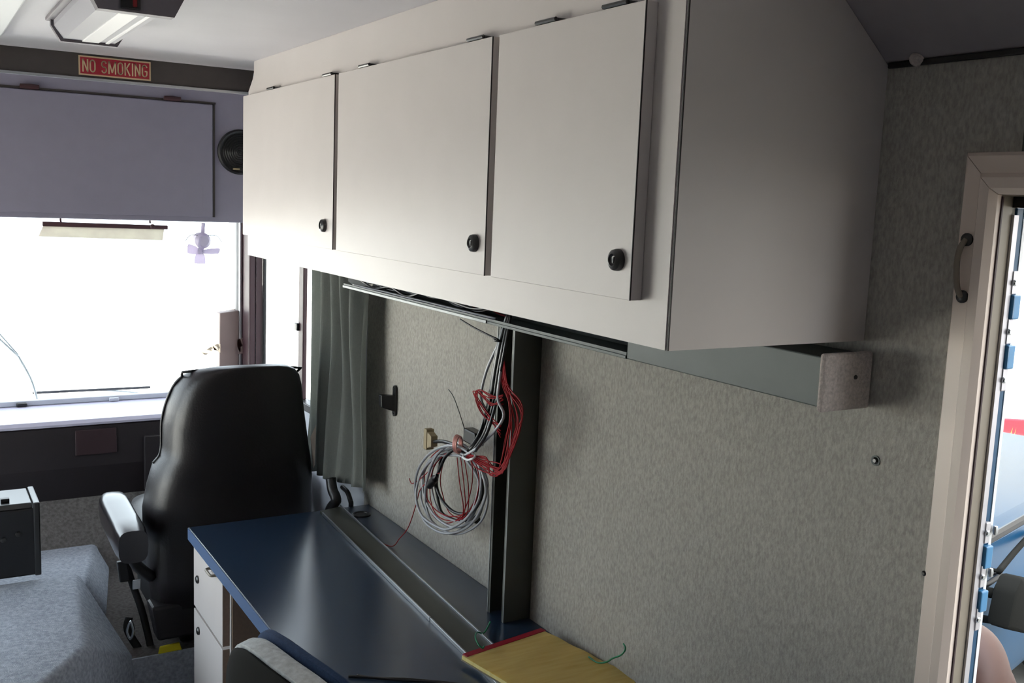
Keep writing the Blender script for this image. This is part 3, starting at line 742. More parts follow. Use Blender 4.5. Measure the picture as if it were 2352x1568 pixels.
ob('armrest_bracket', T([(.545, 3.17, .64), (.575, 3.2, .56), (.63, 3.22, .5)], .018), BLKM, st, smooth='all')
ob('armrest_bracket', T([(1.19, 3.46, .63), (1.15, 3.46, .56), (1.09, 3.46, .5)], .018), BLKM, st, smooth='all')
# belt anchor straps by the seat
sb = thing('seat_belt', 'black seat belt stalk with buckle beside the base of the leather seat', 'seat belt', (.6, 3.4, .25))
q = [P(272, 1296, 1, 3.30), P(290, 1350, 1, 3.30), P(308, 1400, 1, 3.29), P(322, 1455, 1, 3.28), P(330, 1492, 1, 3.26)]
ob('webbing', T(q, .012, flat=.25), BLK, sb, smooth='all')
c_ = P(268, 1310, 1, 3.30); ob('buckle', hexa(new(), [c_ + Vector(v) for v in ((-.014, -.01, -.04), (.018, -.01, -.04), (.018, .01, -.04), (-.014, .01, -.04), (-.022, -.01, .03), (.01, -.01, .03), (.01, .01, .03), (-.022, .01, .03))], bev=.004), BLK, sb)
c_ = P(296, 1340, 1, 3.27); ob('chrome_tongue', B(c_.x - .012, c_.x + .014, 3.262, 3.268, c_.z - .02, c_.z + .012, bev=.002), CHROME, sb)
ob('lower_strap', T([P(280, 1420, 1, 3.3), P(276, 1448, 1, 3.29), P(300, 1490, 1, 3.27), P(312, 1505, 1, 3.24)], .013, flat=.3), BLK, sb, smooth='all')
ob('anchor', T([P(284, 1430, 1, 3.28), P(290, 1450, 1, 3.27), P(284, 1470, 1, 3.27), P(276, 1452, 1, 3.28)], .005, closed=True), CHROME, sb, smooth='all')
for a_, b_ in ((322, 1492), (350, 1490)):
    pass
yt = P(393, 1498, 2, .262)
ob('floor_tag', hexa(new(), [(yt.x - .035, 3.185, .252), (yt.x + .04, 3.185, .252), (yt.x + .04, 3.2, .252), (yt.x - .03, 3.2, .252), (yt.x - .03, 3.188, .272), (yt.x + .034, 3.188, .275), (yt.x + .034, 3.2, .275), (yt.x - .026, 3.2, .272)], bev=.002), YTAG, label='small yellow tag on the floor edge behind the black seat', cat='tag')

sb.location.x += .022
# hose and lead under the curtain
ob('black_hose', T([P(760, 1098, 0, 1.14), P(764, 1125, 0, 1.14), P(772, 1150, 0, 1.145), Vector((1.15, 3.03, .70)), Vector((1.15, 3.05, .55))], .017), BLK, smooth='all', label='thick black strap end hanging below the curtain behind the worktop', cat='strap')
ob('black_lead', T([P(786, 1118, 0, 1.2), P(798, 1130, 0, 1.2), P(805, 1150, 0, 1.2), P(806, 1165, 0, 1.2), Vector((1.2, 2.985, .6))], .008), BLKW, smooth='all', label='thin black lead arching below the curtain hem', cat='cord')

# ================================================================== FRONT OF THE CAB
oh = thing('overhead_console', 'lilac grey overhead console with a large flap door above the windscreen', 'console', (.1, 3.9, 1.622))
OY = 3.7
ob('console_body', B(-.98, W - .002, OY, 4.35, 1.622, 2.198, bev=.004), CONS, oh)
dp0 = P(492, 236, 1, OY)
fl = ob('flap_door', B(-.35, dp0.x - .008, OY - .012, OY - .0005, 1.64, dp0.z - .008, bev=.003), CONS, oh)
gp = new()
box(gp, -.35, dp0.x + .004, OY - .004, OY + .001, dp0.z - .006, dp0.z + .001); box(gp, dp0.x - .006, dp0.x + .002, OY - .004, OY + .001, 1.64, dp0.z - .006)
ob('door_gap', gp, HEAD, oh)
for hx in (68, 396):
    c_ = P(hx, 203 if hx == 68 else 226, 1, OY - .012)
    ob('hinge', L([(0, -.03), (.007, -.028), (.009, 0), (.007, .028), (0, .03)], (c_.x, OY - .012, dp0.z + .002), (1, 0, 0), 10), BROWN, fl, smooth=True)
c_ = P(466, 425, 1, OY - .012); ob('bright_scratch', B(c_.x - .001, c_.x + .001, OY - .0128, OY - .011, 1.66, c_.z), CONS, fl)
sk = thing('speaker', 'round black speaker grille in the overhead console beside the white cabinet', 'speaker', (1.04, OY, 1.79))
s0, s1 = P(545, 296, 1, OY), P(545, 402, 1, OY); sx = P(499, 350, 1, OY).x; sr = (s0.z - s1.z) / 2 * .98; scn = Vector((sx + sr, OY, (s0.z + s1.z) / 2))
ob('rim', L([(sr, 0), (sr, .008), (sr - .006, .012), (sr - .012, .009), (sr - .013, 0)], scn, (0, -1, 0), 36), BLK, sk, smooth=True)
gb = new()
for i in range(9):
    r_ = sr * (i + .5) / 10; tube(gb, [scn + Vector((r_ * math.cos(t), -.006, r_ * math.sin(t))) for t in [2*PI*j/24 for j in range(24)]], .002, seg=4, closed=True, k=1)
ob('grille_rings', gb, BLK, sk)
ob('cone', L([(sr - .013, .001), (sr * .5, .003), (sr * .2, .005), (0, .006)], scn, (0, -1, 0), 30), BLK, sk, smooth=True)
c_ = P(543, 388, 1, OY - .012); ob('badge', B(c_.x - .012, c_.x + .012, OY - .0135, OY - .008, c_.z - .003, c_.z + .003), BEIGE, sk)

# sign
sg = thing('no_smoking_sign', 'red sign with cream letters reading NO SMOKING on the dark header', 'sign', (.51, 3.06, 2.04))
s0, s1, s2 = P(180, 126, 1, 3.058), P(346, 138, 1, 3.058), P(180, 171, 1, 3.058)
x0, x1, z0, z1 = s0.x, s1.x, s2.z, s0.z
ob('border', B(x0, x1, 3.0575, 3.0595, z0, z1), SIGNC, sg)
ob('panel', B(x0 + .004, x1 - .004, 3.0568, 3.058, z0 + .004, z1 - .004), SIGNR, sg)
ARC = lambda cx, cy, rx, ry, a0, a1, n=9: [(cx + rx * math.cos(math.radians(a0 + (a1 - a0) * k / n)), cy + ry * math.sin(math.radians(a0 + (a1 - a0) * k / n))) for k in range(n + 1)]
GL = {'N': (1, [[(.1, 0), (.1, 1)], [(.1, 1), (.9, 0)], [(.9, 0), (.9, 1)]]), 'O': (1, [ARC(.5, .72, .4, .24, 0, 180) + ARC(.5, .28, .4, .24, 180, 360) + [(.9, .72)]]),
      'S': (1, [ARC(.5, .72, .38, .24, 20, 180) + ARC(.5, .72, .38, .22, 180, 250, 4) + ARC(.5, .28, .38, .22, 70, 0, 4) + ARC(.5, .28, .38, .24, 0, -160)]),
      'M': (1.35, [[(.1, 0), (.1, 1)], [(.1, 1), (.675, .1)], [(.675, .1), (1.25, 1)], [(1.25, 1), (1.25, 0)]]), 'K': (1, [[(.1, 0), (.1, 1)], [(.1, .4), (.9, 1)], [(.35, .56), (.92, 0)]]),
      'I': (.3, [[(.15, 0), (.15, 1)]]), 'G': (1, [ARC(.5, .72, .4, .24, 15, 180) + ARC(.5, .28, .4, .24, 180, 360) + [(.9, .46), (.55, .46)]])}
word = 'NO SMOKING'; adv = [(GL[c][0] if c != ' ' else .45) + .26 for c in word]; tot = sum(adv) - .26
lx0, lz0, lw, lh = x0 + .0095, z0 + .0095, x1 - x0 - .019, z1 - z0 - .019
lt = new(); cxp = 0; sx_ = lw / tot
for c, ad in zip(word, adv):
    for st in (GL[c][1] if c != ' ' else []):
        q_ = [Vector((lx0 + (cxp + a_) * sx_, 3.0562, lz0 + b_ * lh)) for a_, b_ in st]
        for p0, p1 in zip(q_, q_[1:]):
            d_ = (p1 - p0).normalized(); nn = Vector((-d_.z, 0, d_.x)) * .0018; e_ = d_ * .0006; dp = Vector((0, .0008, 0))
            prism(lt, [p0 - nn - e_, p1 - nn + e_, p1 + nn + e_, p0 + nn - e_], dp)
    cxp += ad
ob('lettering', lt, SIGNC, sg)

# ceiling lamp
lf = thing('ceiling_lamp', 'slim fluorescent ceiling lamp with clear trough lens near the front of the ceiling', 'lamp', (.37, 2.25, 2.05))
def trough(y0, y1, w0, w1, zt_, zb, cx=.368, inset=0):
    sec = [(-w0, zt_), (-w0, zt_ - .012), (-w1, zb), (w1, zb), (w0, zt_ - .012), (w0, zt_)]
    return prism(new(), [(cx + a, y0, z) for a, z in sec], (0, y1 - y0, 0))
ob('back_plate', B(.28, .456, 1.96, 2.56, 2.101, 2.1095, bev=.002), FIXG, lf)
ob('lens', trough(2.0, 2.53, .074, .054, 2.1005, 2.062), LENS, lf)
ob('glint_strip', B(.352, .388, 2.001, 2.529, 2.0595, 2.064, bev=.001), GLINT, lf)  # white strips painted on for the glint along the unlit lens
ob('glint_strip', B(.402, .410, 2.001, 2.529, 2.0598, 2.064, bev=.001), GLINT, lf)
ob('end_cap', trough(1.972, 2.0, .086, .066, 2.101, 2.050), FIXG, lf)
ob('end_cap', trough(2.53, 2.548, .08, .06, 2.101, 2.056), FIXG, lf)
c_ = P(299, 6, 1, 1.972)
sw = ob('switch', B(c_.x - .017, c_.x + .017, 1.966, 1.9725, c_.z - .012, c_.z + .012, bev=.002), BLK, lf)
ob('switch_rocker', B(c_.x + .003, c_.x + .011, 1.963, 1.9665, c_.z - .008, c_.z + .009, bev=.002), REDL, sw)

# cab mirror under a brown rail, its glare painted as pale plastic
vs = thing('glare_mirror', 'wide cab mirror under a brown rail in the windscreen, glare painted pale', 'mirror', (.65, 4.1, 1.53))
VY = 4.2
a, b = P(97, 512, 1, VY), P(385, 520, 1, VY)
ob('rail', hexa(new(), [Vector((a.x, VY - .008, a.z - .012)), Vector((b.x, VY - .008, b.z - .012)), Vector((b.x, VY + .01, b.z - .012)), Vector((a.x, VY + .01, a.z - .012)), Vector((a.x, VY - .008, a.z + .006)), Vector((b.x, VY - .008, b.z + .004)), Vector((b.x, VY + .01, b.z + .004)), Vector((a.x, VY + .01, a.z + .006))], bev=.003), BROWN, vs)
c0, c1, c2, c3 = P(88, 543, 1, VY), P(374, 552, 1, VY), P(378, 522, 1, VY), P(100, 516, 1, VY)
ob('panel', hexa(new(), [p + Vector((0, dy, 0)) for dy in (0,) for p in (c0, c1)] + [p + Vector((0, .006, 0)) for p in (c1, c0)] + [c3, c2, c2 + Vector((0, .006, 0)), c3 + Vector((0, .006, 0))], bev=.002), GLARE, vs)
for px_ in (140, 345):
    q = P(px_, 512, 1, VY); ob('hanger', T([q, q + Vector((0, .02, .03)), q + Vector((0, .02, .036))], .004), BROWN, vs, smooth='all')
ob('thumb_screw', L([(.01, 0), (.01, .01), (.006, .014), (0, .014)], P(350, 520, 1, VY - .008), (0, -1, 0), 12), BROWN, vs, smooth=True)

# little dash fan
fn = thing('clip_fan', 'small fan paled for window glare, with soft blades hanging from the console in the windscreen', 'fan', (.98, 4.0, 1.42))
FY = 4.0
hub = P(460, 578, 1, FY - .03)
ob('stem', T([P(467, 512, 1, FY + .02), P(466, 525, 1, FY + .02), P(465, 545, 1, FY)], .008), FANP, fn, smooth='all')
mt = P(463, 552, 1, FY); ob('motor', L([(.022, -.04), (.03, -.03), (.031, .02), (.02, .035), (0, .036)], mt, (0, -1, 0), 18), FANP, fn, smooth=True)
ob('hub', L([(.013, 0), (.014, .012), (.008, .018), (0, .019)], hub + Vector((0, .02, 0)), (0, -1, 0), 14), FANP, fn, smooth=True)
for px_, py_, wd in ((430, 570, .018), (505, 576, .012), (459, 606, .02), (468, 545, .018)):
    tip = P(px_, py_, 1, FY - .03); d_ = (tip - hub); ln = d_.length; d_.normalize(); sd = Vector((d_.z, 0, -d_.x))
    bb = new(); outl = []
    for k in range(17):
        t = k / 16 * PI; u = .006 + (ln - .006) * (.5 - .5 * math.cos(t)); ww = wd * (.45 + .55 * math.sin(min(t, PI) * .75)) * (1 if k < 15 else .55)
        outl.append((u, ww))
    rr_ = [[hub + d_ * u + sd * ww * s + Vector((0, .008 * s, 0)) for s in (-1, -.33, .33, 1)] for u, ww in outl]
    vv = [[bb.verts.new(p) for p in r] for r in rr_]
    for r0, r1 in zip(vv, vv[1:]):
        for k in range(3): bb.faces.new((r0[k], r0[k+1], r1[k+1], r1[k]))
    bmesh.ops.solidify(bb, geom=bb.faces[:], thickness=.002)
    ob('blade', bb, FANP, fn, smooth=True)
for s in (-1, 1):
    ob('guard_wire', T([mt + Vector((s * .015, -.02, .02)), mt + Vector((s * .05, -.03, .02)), mt + Vector((s * .07, -.03, -.004))], .0012, seg=5), STEELG, fn, smooth='all')

# pillar cover, taupe panel and cream strap at the right corner of the windscreen
PY = 4.38
pc = new(); t0, t1, t2, t3 = P(538, 505, 1, PY), P(566, 505, 1, PY), P(556, 712, 1, PY), P(537, 712, 1, PY)
hexa(pc, [t3 + Vector((0, -.03, 0)), t2 + Vector((0, -.03, 0)), t2 + Vector((0, .1, 0)), t3 + Vector((0, .1, 0)), t0 + Vector((0, -.03, 0)), t1 + Vector((0, -.03, 0)), t1 + Vector((0, .1, 0)), t0 + Vector((0, .1, 0))], bev=.012, seg=3)
ob('pillar_cover', pc, COVERP, smooth=True, label='rounded cover, whitened for window glow, over the windscreen pillar beside the cabinet end', cat='cover')
k0, k1, k2, k3 = P(505, 719, 1, PY - .04), P(555, 712, 1, PY - .04), P(553, 835, 1, PY - .04), P(503, 835, 1, PY - .04)
k2.z = k3.z = .826; k3.x = k0.x - .002
tp = new(); hexa(tp, [k3, k2, k2 + Vector((0, .06, 0)), k3 + Vector((0, .06, 0)), k0, k1, k1 + Vector((0, .06, 0)), k0 + Vector((0, .06, 0))], bev=.004)
ob('corner_panel', tp, TAUPE, label='taupe upright box on the dash corner behind the seat top', cat='panel')
csd = thing('cream_strap', 'curled cream strap and flap around the taupe box behind the seat', 'strap', (1.1, 4.3, 1.05))
SYY = PY - .052
def ribbon(pts, wid, thick=.003):
    bm = new(); pts = spline(pts, 6); prev = None; rows_ = []
    for p in pts: rows_.append([bm.verts.new(p + Vector((0, 0, wid / 2))), bm.verts.new(p - Vector((0, 0, wid / 2)))])
    for r0, r1 in zip(rows_, rows_[1:]): bm.faces.new((r0[0], r0[1], r1[1], r1[0]))
    bmesh.ops.solidify(bm, geom=bm.faces[:], thickness=thick); return bm
def taper_ribbon(pts, wids, y):
    bm = new(); rows_ = []
    for (px_, py_), (px2, py2) in zip(pts, wids): rows_.append([bm.verts.new(P(px_, py_, 1, y)), bm.verts.new(P(px2, py2, 1, y))])
    for r0, r1 in zip(rows_, rows_[1:]): bm.faces.new((r0[0], r0[1], r1[1], r1[0]))
    bmesh.ops.solidify(bm, geom=bm.faces[:], thickness=.004); return bm
ob('tail', taper_ribbon([(457, 805), (468, 806), (478, 800), (488, 793), (498, 790), (506, 790)], [(466, 815), (474, 815), (484, 808), (492, 804), (500, 805), (506, 810)], SYY), CREAMS, csd, smooth='all')
ob('flap', taper_ribbon([(545, 780), (556, 776), (566, 773), (573, 769)], [(545, 813), (560, 812), (572, 812), (584, 810)], SYY - .01), TAUPE, csd)
ob('flap_edge', taper_ribbon([(573, 768), (576, 769)], [(584, 812), (587, 811)], SYY - .012), CREAMS, csd)

# windscreen wiper outside, second one at the left
wp = thing('wiper', 'black windscreen wiper parked flat along the bottom of the windscreen', 'wiper', (.6, 4.63, .86))
a, b = P(75, 902, 1, 4.66), P(345, 889, 1, 4.66)
ob('blade', T([a, a.lerp(b, .5), b], .006, k=2), BLK, wp, smooth='all')
ob('arm', T([a.lerp(b, .5) + Vector((0, .01, 0)), a.lerp(b, .8) + Vector((0, .02, -.02)), b + Vector((.1, .02, -.06))], .005), ALU, wp, smooth='all')
wp2 = thing('wiper', 'thin pale wiper arm slanting across the left edge of the windscreen', 'wiper', (.25, 4.63, 1.0))
a, b = P(-20, 745, 1, 4.66), P(42, 815, 1, 4.66)
ob('blade', T([a, b], .004, k=1), ALU, wp2); ob('arm', T([a + Vector((0, .01, -.03)), b + Vector((0, .01, -.006))], .005, k=1), ALU, wp2)
ob('pivot', T([b + Vector((0, .01, -.006)), b + Vector((.05, .0, -.12)), Vector((b.x + .08, 4.62, .74))], .006), ALU, wp2, smooth='all')

# engine cover and the box on it
en = thing('engine_cover', 'blue grey carpeted engine cover rising between the cab seats', 'engine cover', (0, 3.2, 0))
top = [(-.5, 3.5), (.446, 3.5), (.388, 2.90), (.257, 2.72), (-.5, 2.72)]
botm = [(-.62, 4.03), (.517, 4.03), (.585, 3.19), (.47, 2.95), (.30, 2.68), (-.62, 2.66)]
eb = new()
tv = [eb.verts.new((x, y, .45)) for x, y in top]
bz = [.251, .251, .0012, .0012, .0012, .0012]
bot2 = [(-.62, 3.54, .251), (.540, 3.54, .251), (.564, 3.187, .251), (.575, 3.187, .0012), (.46, 2.93, .0012), (.30, 2.67, .0012), (-.62, 2.66, .0012), (-.62, 3.187, .0012), (-.62, 3.187, .251)]
bv = [eb.verts.new(p) for p in bot2]
eb.faces.new(tv)
for q in ((tv[0], tv[1], bv[1], bv[0]), (tv[1], tv[2], bv[2], bv[1]), (tv[2], bv[4], bv[3], bv[2]), (tv[2], tv[3], bv[5], bv[4]), (tv[3], tv[4], bv[6], bv[5]), (tv[4], tv[0], bv[0], bv[8]), (tv[4], bv[8], bv[7], bv[6]), (bv[0], bv[1], bv[2], bv[8]), (bv[8], bv[2], bv[3], bv[7]), (bv[7], bv[3], bv[4], bv[5], bv[6])): eb.faces.new(q)
bmesh.ops.bevel(eb, geom=[e for e in eb.edges if e.verts[0].co.z > .4 or e.verts[1].co.z > .4], offset=.022, segments=3, affect='EDGES', profile=.5)
ob('carpeted_shell', eb, CARP, en, smooth=True)
tn = thing('floor_hump', 'low carpeted hump between the engine cover and the dash', 'hump', (0, 4.0, .25))
ob('carpeted_shell', hexa(new(), [(-.55, 3.56, .2515), (.545, 3.56, .2515), (.66, 4.19, .2515), (-.55, 4.19, .2515), (-.5, 3.56, .385), (.475, 3.56, .385), (.60, 4.17, .33), (-.5, 4.17, .33)], bev=.012), CARP, tn, smooth=True)
bxx = thing('radio_box', 'black metal radio box with shiny lid left of the seat in front of the dash', 'radio', (.2, 3.85, .452))
BY = 3.49
r0, r1 = P(78, 1166, 1, BY), P(94, 1262, 1, BY)
zb = .452; zt_ = r0.z
ob('case', B(-.05, r1.x - .012, BY - .0, BY + .2, zb + .012, zt_, bev=.006), BLK, bxx)
ob('lid', hexa(new(), [(-.05, BY - .002, zt_ + .001), (r0.x - .004, BY - .002, zt_ + .001), (r0.x - .004, BY + .2, zt_ + .001), (-.05, BY + .2, zt_ + .001), (-.05, BY + .012, zt_ + .016), (r0.x - .006, BY + .012, zt_ + .016), (r0.x - .006, BY + .19, zt_ + .016), (-.05, BY + .19, zt_ + .016)], bev=.003), BLKM, bxx)
ob('side_flange', B(r0.x - .002, r1.x, BY - .004, BY + .2, zb + .01, zt_ + .018, bev=.004), BLKM, bxx)
ob('latch', B(P(14, 1128, 1, BY).x - .014, P(14, 1128, 1, BY).x + .012, BY + .04, BY + .06, zt_ + .016, zt_ + .028, bev=.002), BLK, bxx)
for x_ in (0.02, r1.x - .06):
    ob('foot', L([(.012, 0), (.014, .006), (.010, .0125)], (x_, BY + .05, zb - .0005), seg=12), BLK, bxx)
for i, (px_, py_) in enumerate(((8, 1240), (42, 1226))):
    q = P(px_, py_, 1, BY); ob('knob', L([(.009, 0), (.008, .008), (.004, .010), (0, .010)], (q.x, BY, q.z), (0, -1, 0), 12), BLKM, bxx, smooth=True)

# grab handle on the casing
gh = thing('grab_handle', 'short grey pull handle bolted to the left side of the cream door casing', 'handle', (W - .02, .885, 1.67))
t_, b_ = P(2219, 550, 0, W - .016), P(2208, 681, 0, W - .016)
ob('bar', T([t_, t_ + Vector((-.006, .003, -.010)), t_ + Vector((-.008, .005, -.028)), b_ + Vector((-.008, .005, .028)), b_ + Vector((-.006, .003, .010)), b_], .0042), JAMB, gh, smooth='all')
for p_ in (t_, b_):
    ob('bolt', L([(.009, 0), (.009, .003), (.006, .005), (.003, .0055), (0, .0055)], Vector((W - .0125, p_.y, p_.z)), (-1, 0, 0), 14), BLKM, gh, smooth=True)

# ================================================================== OUTSIDE THE SIDE DOOR
# blue parked vehicle
G = -.75
car = bpy.data.objects.new('parked_truck', None); COL.objects.link(car)
tag(car, 'blue truck with sky glare painted on its hood, parked outside the open side door, black mirror on its fender', 'truck')
# local frame: x runs from nose to tail, y = 0 is the flank that faces the door, z = 0 the ground
def cob(name, bm, m, par=None, smooth=False):
    o = ob(name, bm, m, car if par is None else par, smooth); return o
prf = [(0, .42), (0, .92), (.08, 1.07), (1.75, 1.13), (4.4, 1.15), (4.5, 1.0), (4.5, .40), (0.1, .36)]
cbm = new(); prism(cbm, [(x, 0, z) for x, z in prf], (0, 1.8, 0), bev=.04); cob('body', cbm, BLUEP, smooth=True)
cob('hood_glare', hexa(new(), [(.1, .05, 1.07), (1.7, .05, 1.128), (1.7, 1.75, 1.128), (.1, 1.75, 1.07), (.1, .05, 1.085), (1.7, .05, 1.143), (1.7, 1.75, 1.143), (.1, 1.75, 1.085)], bev=.006), WHITEP)  # white sheet stands for sky reflected in the blue hood
cob('hood_strip', hexa(new(), [(.1, .50, 1.083), (1.7, .50, 1.141), (1.7, .515, 1.141), (.1, .515, 1.083), (.1, .50, 1.09), (1.7, .50, 1.148), (1.7, .515, 1.148), (.1, .515, 1.09)]), STEELG)
gh_ = [(1.75, 1.12), (2.3, 1.72), (4.1, 1.74), (4.45, 1.14)]
gbm = new(); loft(gbm, [[Vector((x, .06 if z < 1.3 else .2, z)) for x, z in gh_], [Vector((x, 1.74 if z < 1.3 else 1.6, z)) for x, z in gh_]]); cob('greenhouse_glass', gbm, GLASS)
hexa(rbm := new(), [(2.27, .19, 1.72), (4.12, .19, 1.74), (4.12, 1.61, 1.74), (2.27, 1.61, 1.72), (2.4, .26, 1.79), (3.95, .26, 1.81), (3.95, 1.54, 1.81), (2.4, 1.54, 1.79)], bev=.02); cob('roof', rbm, WHITEP, smooth=True)
for s_ in (0, 1):
    yb, yt_ = (.05, .195) if s_ == 0 else (1.75, 1.605)
    for xa, xb in ((1.75, 2.3), (3.1, 3.1), (4.43, 4.08)):
        cob('pillar', T([(xa, yb, 1.12), (xb, yt_, 1.73)], .03, k=1, seg=8), BLK)
cob('hood_edge_seal', T([(.1, .012, 1.082), (1.75, .012, 1.14), (4.42, .02, 1.16)], .02, k=1), BLK)
for wx_ in (.85, 3.6):
    for wy_ in (.02, 1.56):
        wh = cob('wheel', L([(.20, 0), (.31, .0), (.33, .03), (.33, .19), (.31, .22), (.20, .22)], (wx_, wy_, .331), (0, 1, 0), 28), RUBB, smooth=True)
        cob('hub_cap', L([(0, -.005), (.1, -.004), (.19, .01), (.2, .02), (.2, .2), (0, .2)], (wx_, wy_, .331), (0, 1, 0), 20), ALU, wh, smooth=True)
CO, CA = Vector((1.95, 1.98, G)), math.radians(14)
def flank(px, py, off):
    n = Vector((math.sin(CA), -math.cos(CA), 0)); d = RM @ Vector(((px - 1176) / F, 1, -(py - 784) / F))
    p = EYE + d * ((off - (EYE - CO).dot(n)) / d.dot(n))
    return Matrix.Rotation(-CA, 3, 'Z') @ (p - CO)
cob('mirror_arm', T([flank(2370, 1224, .02), flank(2330, 1268, .07), flank(2294, 1312, .12)], .013), MATTE, smooth='all')
cob('mirror_arm', T([flank(2246, 1299, .01), flank(2270, 1306, .08), flank(2296, 1312, .12)], .008), MATTE, smooth='all')
cob('mirror_bracket', T([flank(2240, 1352, .0), flank(2262, 1358, .06), flank(2280, 1362, .12)], .022), MATTE, smooth='all')
cob('mirror_bracket', T([flank(2232, 1416, .0), flank(2252, 1420, .06), flank(2280, 1424, .12)], .016), MATTE, smooth='all')
mo = [flank(*q, .13) for q in ((2262, 1430), (2335, 1446), (2375, 1440), (2385, 1360), (2340, 1322), (2296, 1312), (2280, 1345))]
mh = cob('mirror_housing', prism(new(), mo, (0, -.09, 0), bev=.02), MATTE, smooth=True)
cob('door_handle', T([(1.9, .0, .98), (1.9, -.03, .98), (2.08, -.03, .985), (2.08, .0, .985)], .012), BLK, smooth='all')
cob('headlamp', B(-.01, .08, .15, .45, .62, .76, bev=.02), WHITEP, smooth=True); cob('headlamp', B(-.01, .08, 1.35, 1.65, .62, .76, bev=.02), WHITEP, smooth=True)
cob('bumper', B(-.05, .1, .05, 1.75, .36, .52, bev=.03), BLK, smooth=True)
car.location = (1.95, 1.98, G); car.rotation_euler = (0, 0, math.radians(14))

# red board and plants farther off
rbd = thing('red_board', 'small red board standing in the yellow green plants far outside the door', 'board', (6.9, 4.2, G))
c_ = Vector((7.6, 4.8, G))
q = P(2318, 992, 0, c_.x)
ob('board', hexa(new(), [q + Vector(v) for v in ((-.10, .10, -.11), (.11, -.10, -.13), (.14, -.07, -.13), (-.07, .13, -.11), (-.11, .11, .10), (.12, -.11, .11), (.15, -.08, .11), (-.08, .14, .10))], bev=.01), REDX, rbd)
ob('stake', T([q + Vector((0, .02, -.1)), Vector((q.x, q.y + .02, G))], .015, k=1), WHITEP, rbd)
for i, (px_, py_) in enumerate(((2300, 1010), (2332, 1025), (2348, 1030))):
    q = P(px_, py_, 0, 7.3 - .3 * i); rr = random.Random(i)
    pbm = new()
    for k in range(46):
        a = rr.uniform(0, 2*PI); r_ = rr.uniform(.02, .2); base = Vector((q.x + rr.uniform(-.05, .05), q.y + rr.uniform(-.05, .05), G))
        tip = Vector((q.x + r_ * math.cos(a), q.y + r_ * math.sin(a), q.z + rr.uniform(-.25, .1)))
        md = base.lerp(tip, .55) + Vector((0, 0, .05)); s = Vector((-math.sin(a), math.cos(a), 0)) * .012
        v = [pbm.verts.new(p) for p in (base - s, base + s, md + s * 1.5, md - s * 1.5, tip)]
        pbm.faces.new((v[0], v[1], v[2], v[3])); pbm.faces.new((v[3], v[2], v[4]))
    ob('plant', pbm, GRASS, label=('low yellow green plant below the red board outside', 'taller yellow green plant right of the red board', 'rightmost yellow green plant at the edge of the door view')[i], cat='plant', group='plants outside the door')

# ---- person standing outside, seen from above through the door
def skin(verts, edges, radii, rootv=0, sub=2):
    me = bpy.data.meshes.new('skin'); me.from_pydata(verts, edges, [])
    o = bpy.data.objects.new('skin', me); COL.objects.link(o)
    md = o.modifiers.new('s', 'SKIN'); md.use_smooth_shade = True
    for i, r in enumerate(radii):
        me.skin_vertices[0].data[i].radius = (r, r) if not isinstance(r, tuple) else r
        me.skin_vertices[0].data[i].use_root = (i == rootv)
    o.modifiers.new('d', 'SUBSURF').levels = sub
    return baked(o)
pe = thing('person', 'bald person standing outside the open side door, seen from above', 'person', (1.805, 1.155, G))
HX, HY = 1.805, 1.155
S = 1.0
def body_mesh():
    V_, E_, R_ = [], [], []
    def add(p, r, par=None):
        V_.append(p); R_.append(r)
        if par is not None: E_.append((par, len(V_) - 1))
        return len(V_) - 1
    pel = add((0, 0, .92), .14); wa = add((0, 0, 1.08), .125, pel); chs = add((0, .0, 1.27), .15, wa); nk = add((0, .0, 1.40), .065, chs); hd_ = add((0, .01, 1.50), .06, nk)
    for s in (-1, 1):
        hp_ = add((s * .095, 0, .85), .095, pel); kn_ = add((s * .11, .01, .47), .06, hp_); an = add((s * .115, -.02, .09), .042, kn_); add((s * .13, .13, .04), .035, an)
        sh = add((s * .18, 0, 1.33), .06, chs); el = add((s * .24, -.02, 1.06), .043, sh); wr_ = add((s * .25, .06, .82), .028, el); pm = add((s * .25, .08, .75), .034, wr_)
        for k, (dx, ln) in enumerate(((-.026, .075), (-.009, .088), (.009, .082), (.026, .065))):
            f1 = add((s * .25 + dx * .3, .085 + dx, .73), .010, pm); f2 = add((s * .25, .09 + dx, .73 - ln * .5), .009, f1); add((s * .245, .083 + dx, .73 - ln), .008, f2)
        t1 = add((s * .24, .115, .755), .011, pm); add((s * .235, .128, .72), .009, t1)
    return skin(V_, E_, R_, pel, 1)
bmh = new(); bmh.from_mesh(body_mesh())
# head: an egg with jaw, brow, nose, ears
hc = Vector((0, .015, 1.565)); hm = new(); bmesh.ops.create_uvsphere(hm, u_segments=32, v_segments=24, radius=1)
for v in hm.verts:
    x, y, z = v.co
    wz = 1 - .22 * max(0, -z) ** 1.3
    yy = y * (.100 if y > 0 else .105) * (1 - .10 * max(0, -z))
    v.co = Vector((x * .080 * wz, yy, z * .118)) + hc
    if y > .6 and -.05 < z < .2 and .2 < abs(x) < .5: v.co.y -= .008
    if y > .5 and abs(x) < .2 and -.35 < z < .05: v.co.y += .020 * (1 - abs(x) / .2) * (.3 + (.05 - z) / .4)
    if y > .6 and abs(x) < .35 and -.6 < z < -.5: v.co.y -= .004
tmp = bpy.data.meshes.new('t'); hm.to_mesh(tmp); bmh.from_mesh(tmp)
for s in (-1, 1):
    em = new(); bmesh.ops.create_uvsphere(em, u_segments=12, v_segments=8, radius=1)
    for v in em.verts: v.co = Vector((s * .082 + v.co.x * .010, .005 + v.co.y * .02, 1.56 + v.co.z * .033))
    tmp = bpy.data.meshes.new('t'); em.to_mesh(tmp); bmh.from_mesh(tmp)
tmp = bpy.data.meshes.new('person_body'); bmh.to_mesh(tmp)
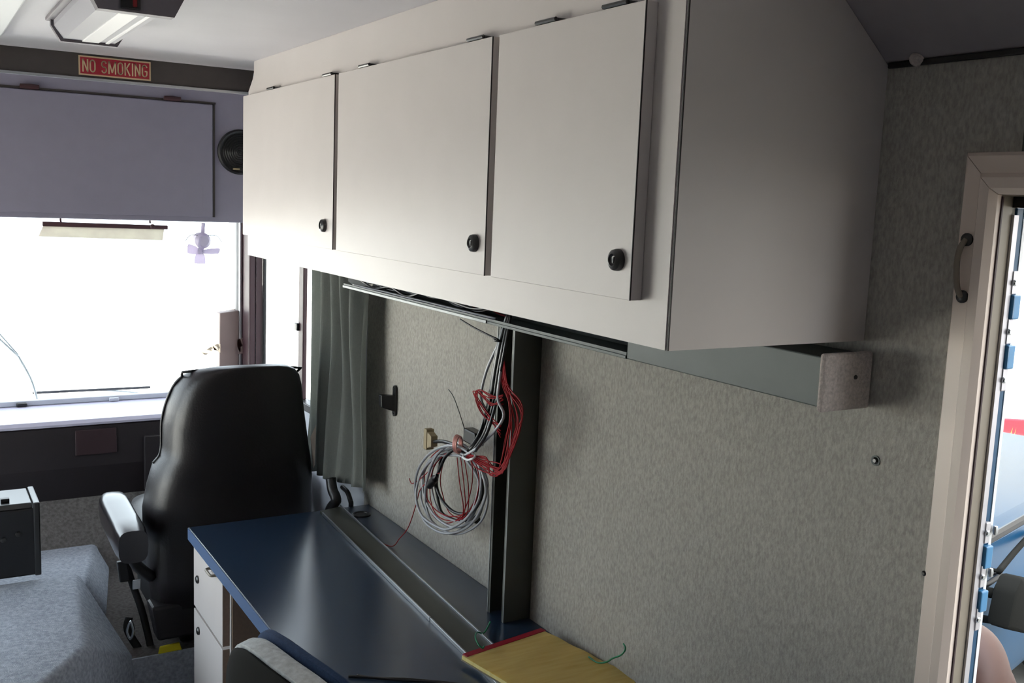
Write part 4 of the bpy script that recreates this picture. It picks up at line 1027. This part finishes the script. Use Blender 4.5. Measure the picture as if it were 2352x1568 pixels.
o_ = bpy.data.objects.new('pb', tmp); COL.objects.link(o_)
rm = o_.modifiers.new('r', 'REMESH'); rm.mode = 'VOXEL'; rm.voxel_size = .009
sm = o_.modifiers.new('s', 'SMOOTH'); sm.iterations = 6; sm.factor = .5
me = baked(o_)
TURN = Matrix.Rotation(math.radians(-50), 4, 'Z')
def place(me):
    b = new(); b.from_mesh(me) if isinstance(me, bpy.types.Mesh) else None
    b.transform(Matrix.Translation(Vector((HX, HY, G))) @ TURN); return b
ob('body', place(me), SKIN, pe, smooth='all')
V_ = [(0, 0, .9), (0, 0, 1.08), (0, 0, 1.27), (0, 0, 1.375), (-.18, 0, 1.33), (.18, 0, 1.33), (-.225, -.012, 1.15), (.225, -.012, 1.15)]
ob('shirt', place(skin(V_, [(0, 1), (1, 2), (2, 3), (2, 4), (2, 5), (4, 6), (5, 7)], [.155, .145, .168, .085, .08, .08, .066, .066], 0)), SHIRT, pe, smooth='all')
V_ = [(0, 0, .97), (0, 0, .90), (-.095, 0, .83), (.095, 0, .83), (-.11, .01, .47), (.11, .01, .47), (-.115, -.018, .1), (.115, -.018, .1)]
ob('trousers', place(skin(V_, [(0, 1), (1, 2), (1, 3), (2, 4), (3, 5), (4, 6), (5, 7)], [.15, .158, .11, .11, .082, .082, .066, .066], 1)), PANTS, pe, smooth='all')
for s in (-1, 1):
    shm = loft(new(), [super_ring((s * .122, .05, z), a, b2, 2.6, 20) for z, a, b2 in ((.0, .05, .135), (.03, .052, .138), (.06, .048, .11), (.09, .04, .075))])
    b = shm; b.transform(Matrix.Translation(Vector((HX, HY, G))) @ TURN)
    ob('shoe', b, SHOE, pe, smooth=True)
for s in (-1, 1):
    eyb = new(); bmesh.ops.create_uvsphere(eyb, u_segments=12, v_segments=8, radius=.011); bmesh.ops.translate(eyb, verts=eyb.verts, vec=(s * .03, .1, 1.572)); eyb.transform(Matrix.Translation(Vector((HX, HY, G))) @ TURN)
    ob('eye', eyb, WHITEP, pe, smooth='all')
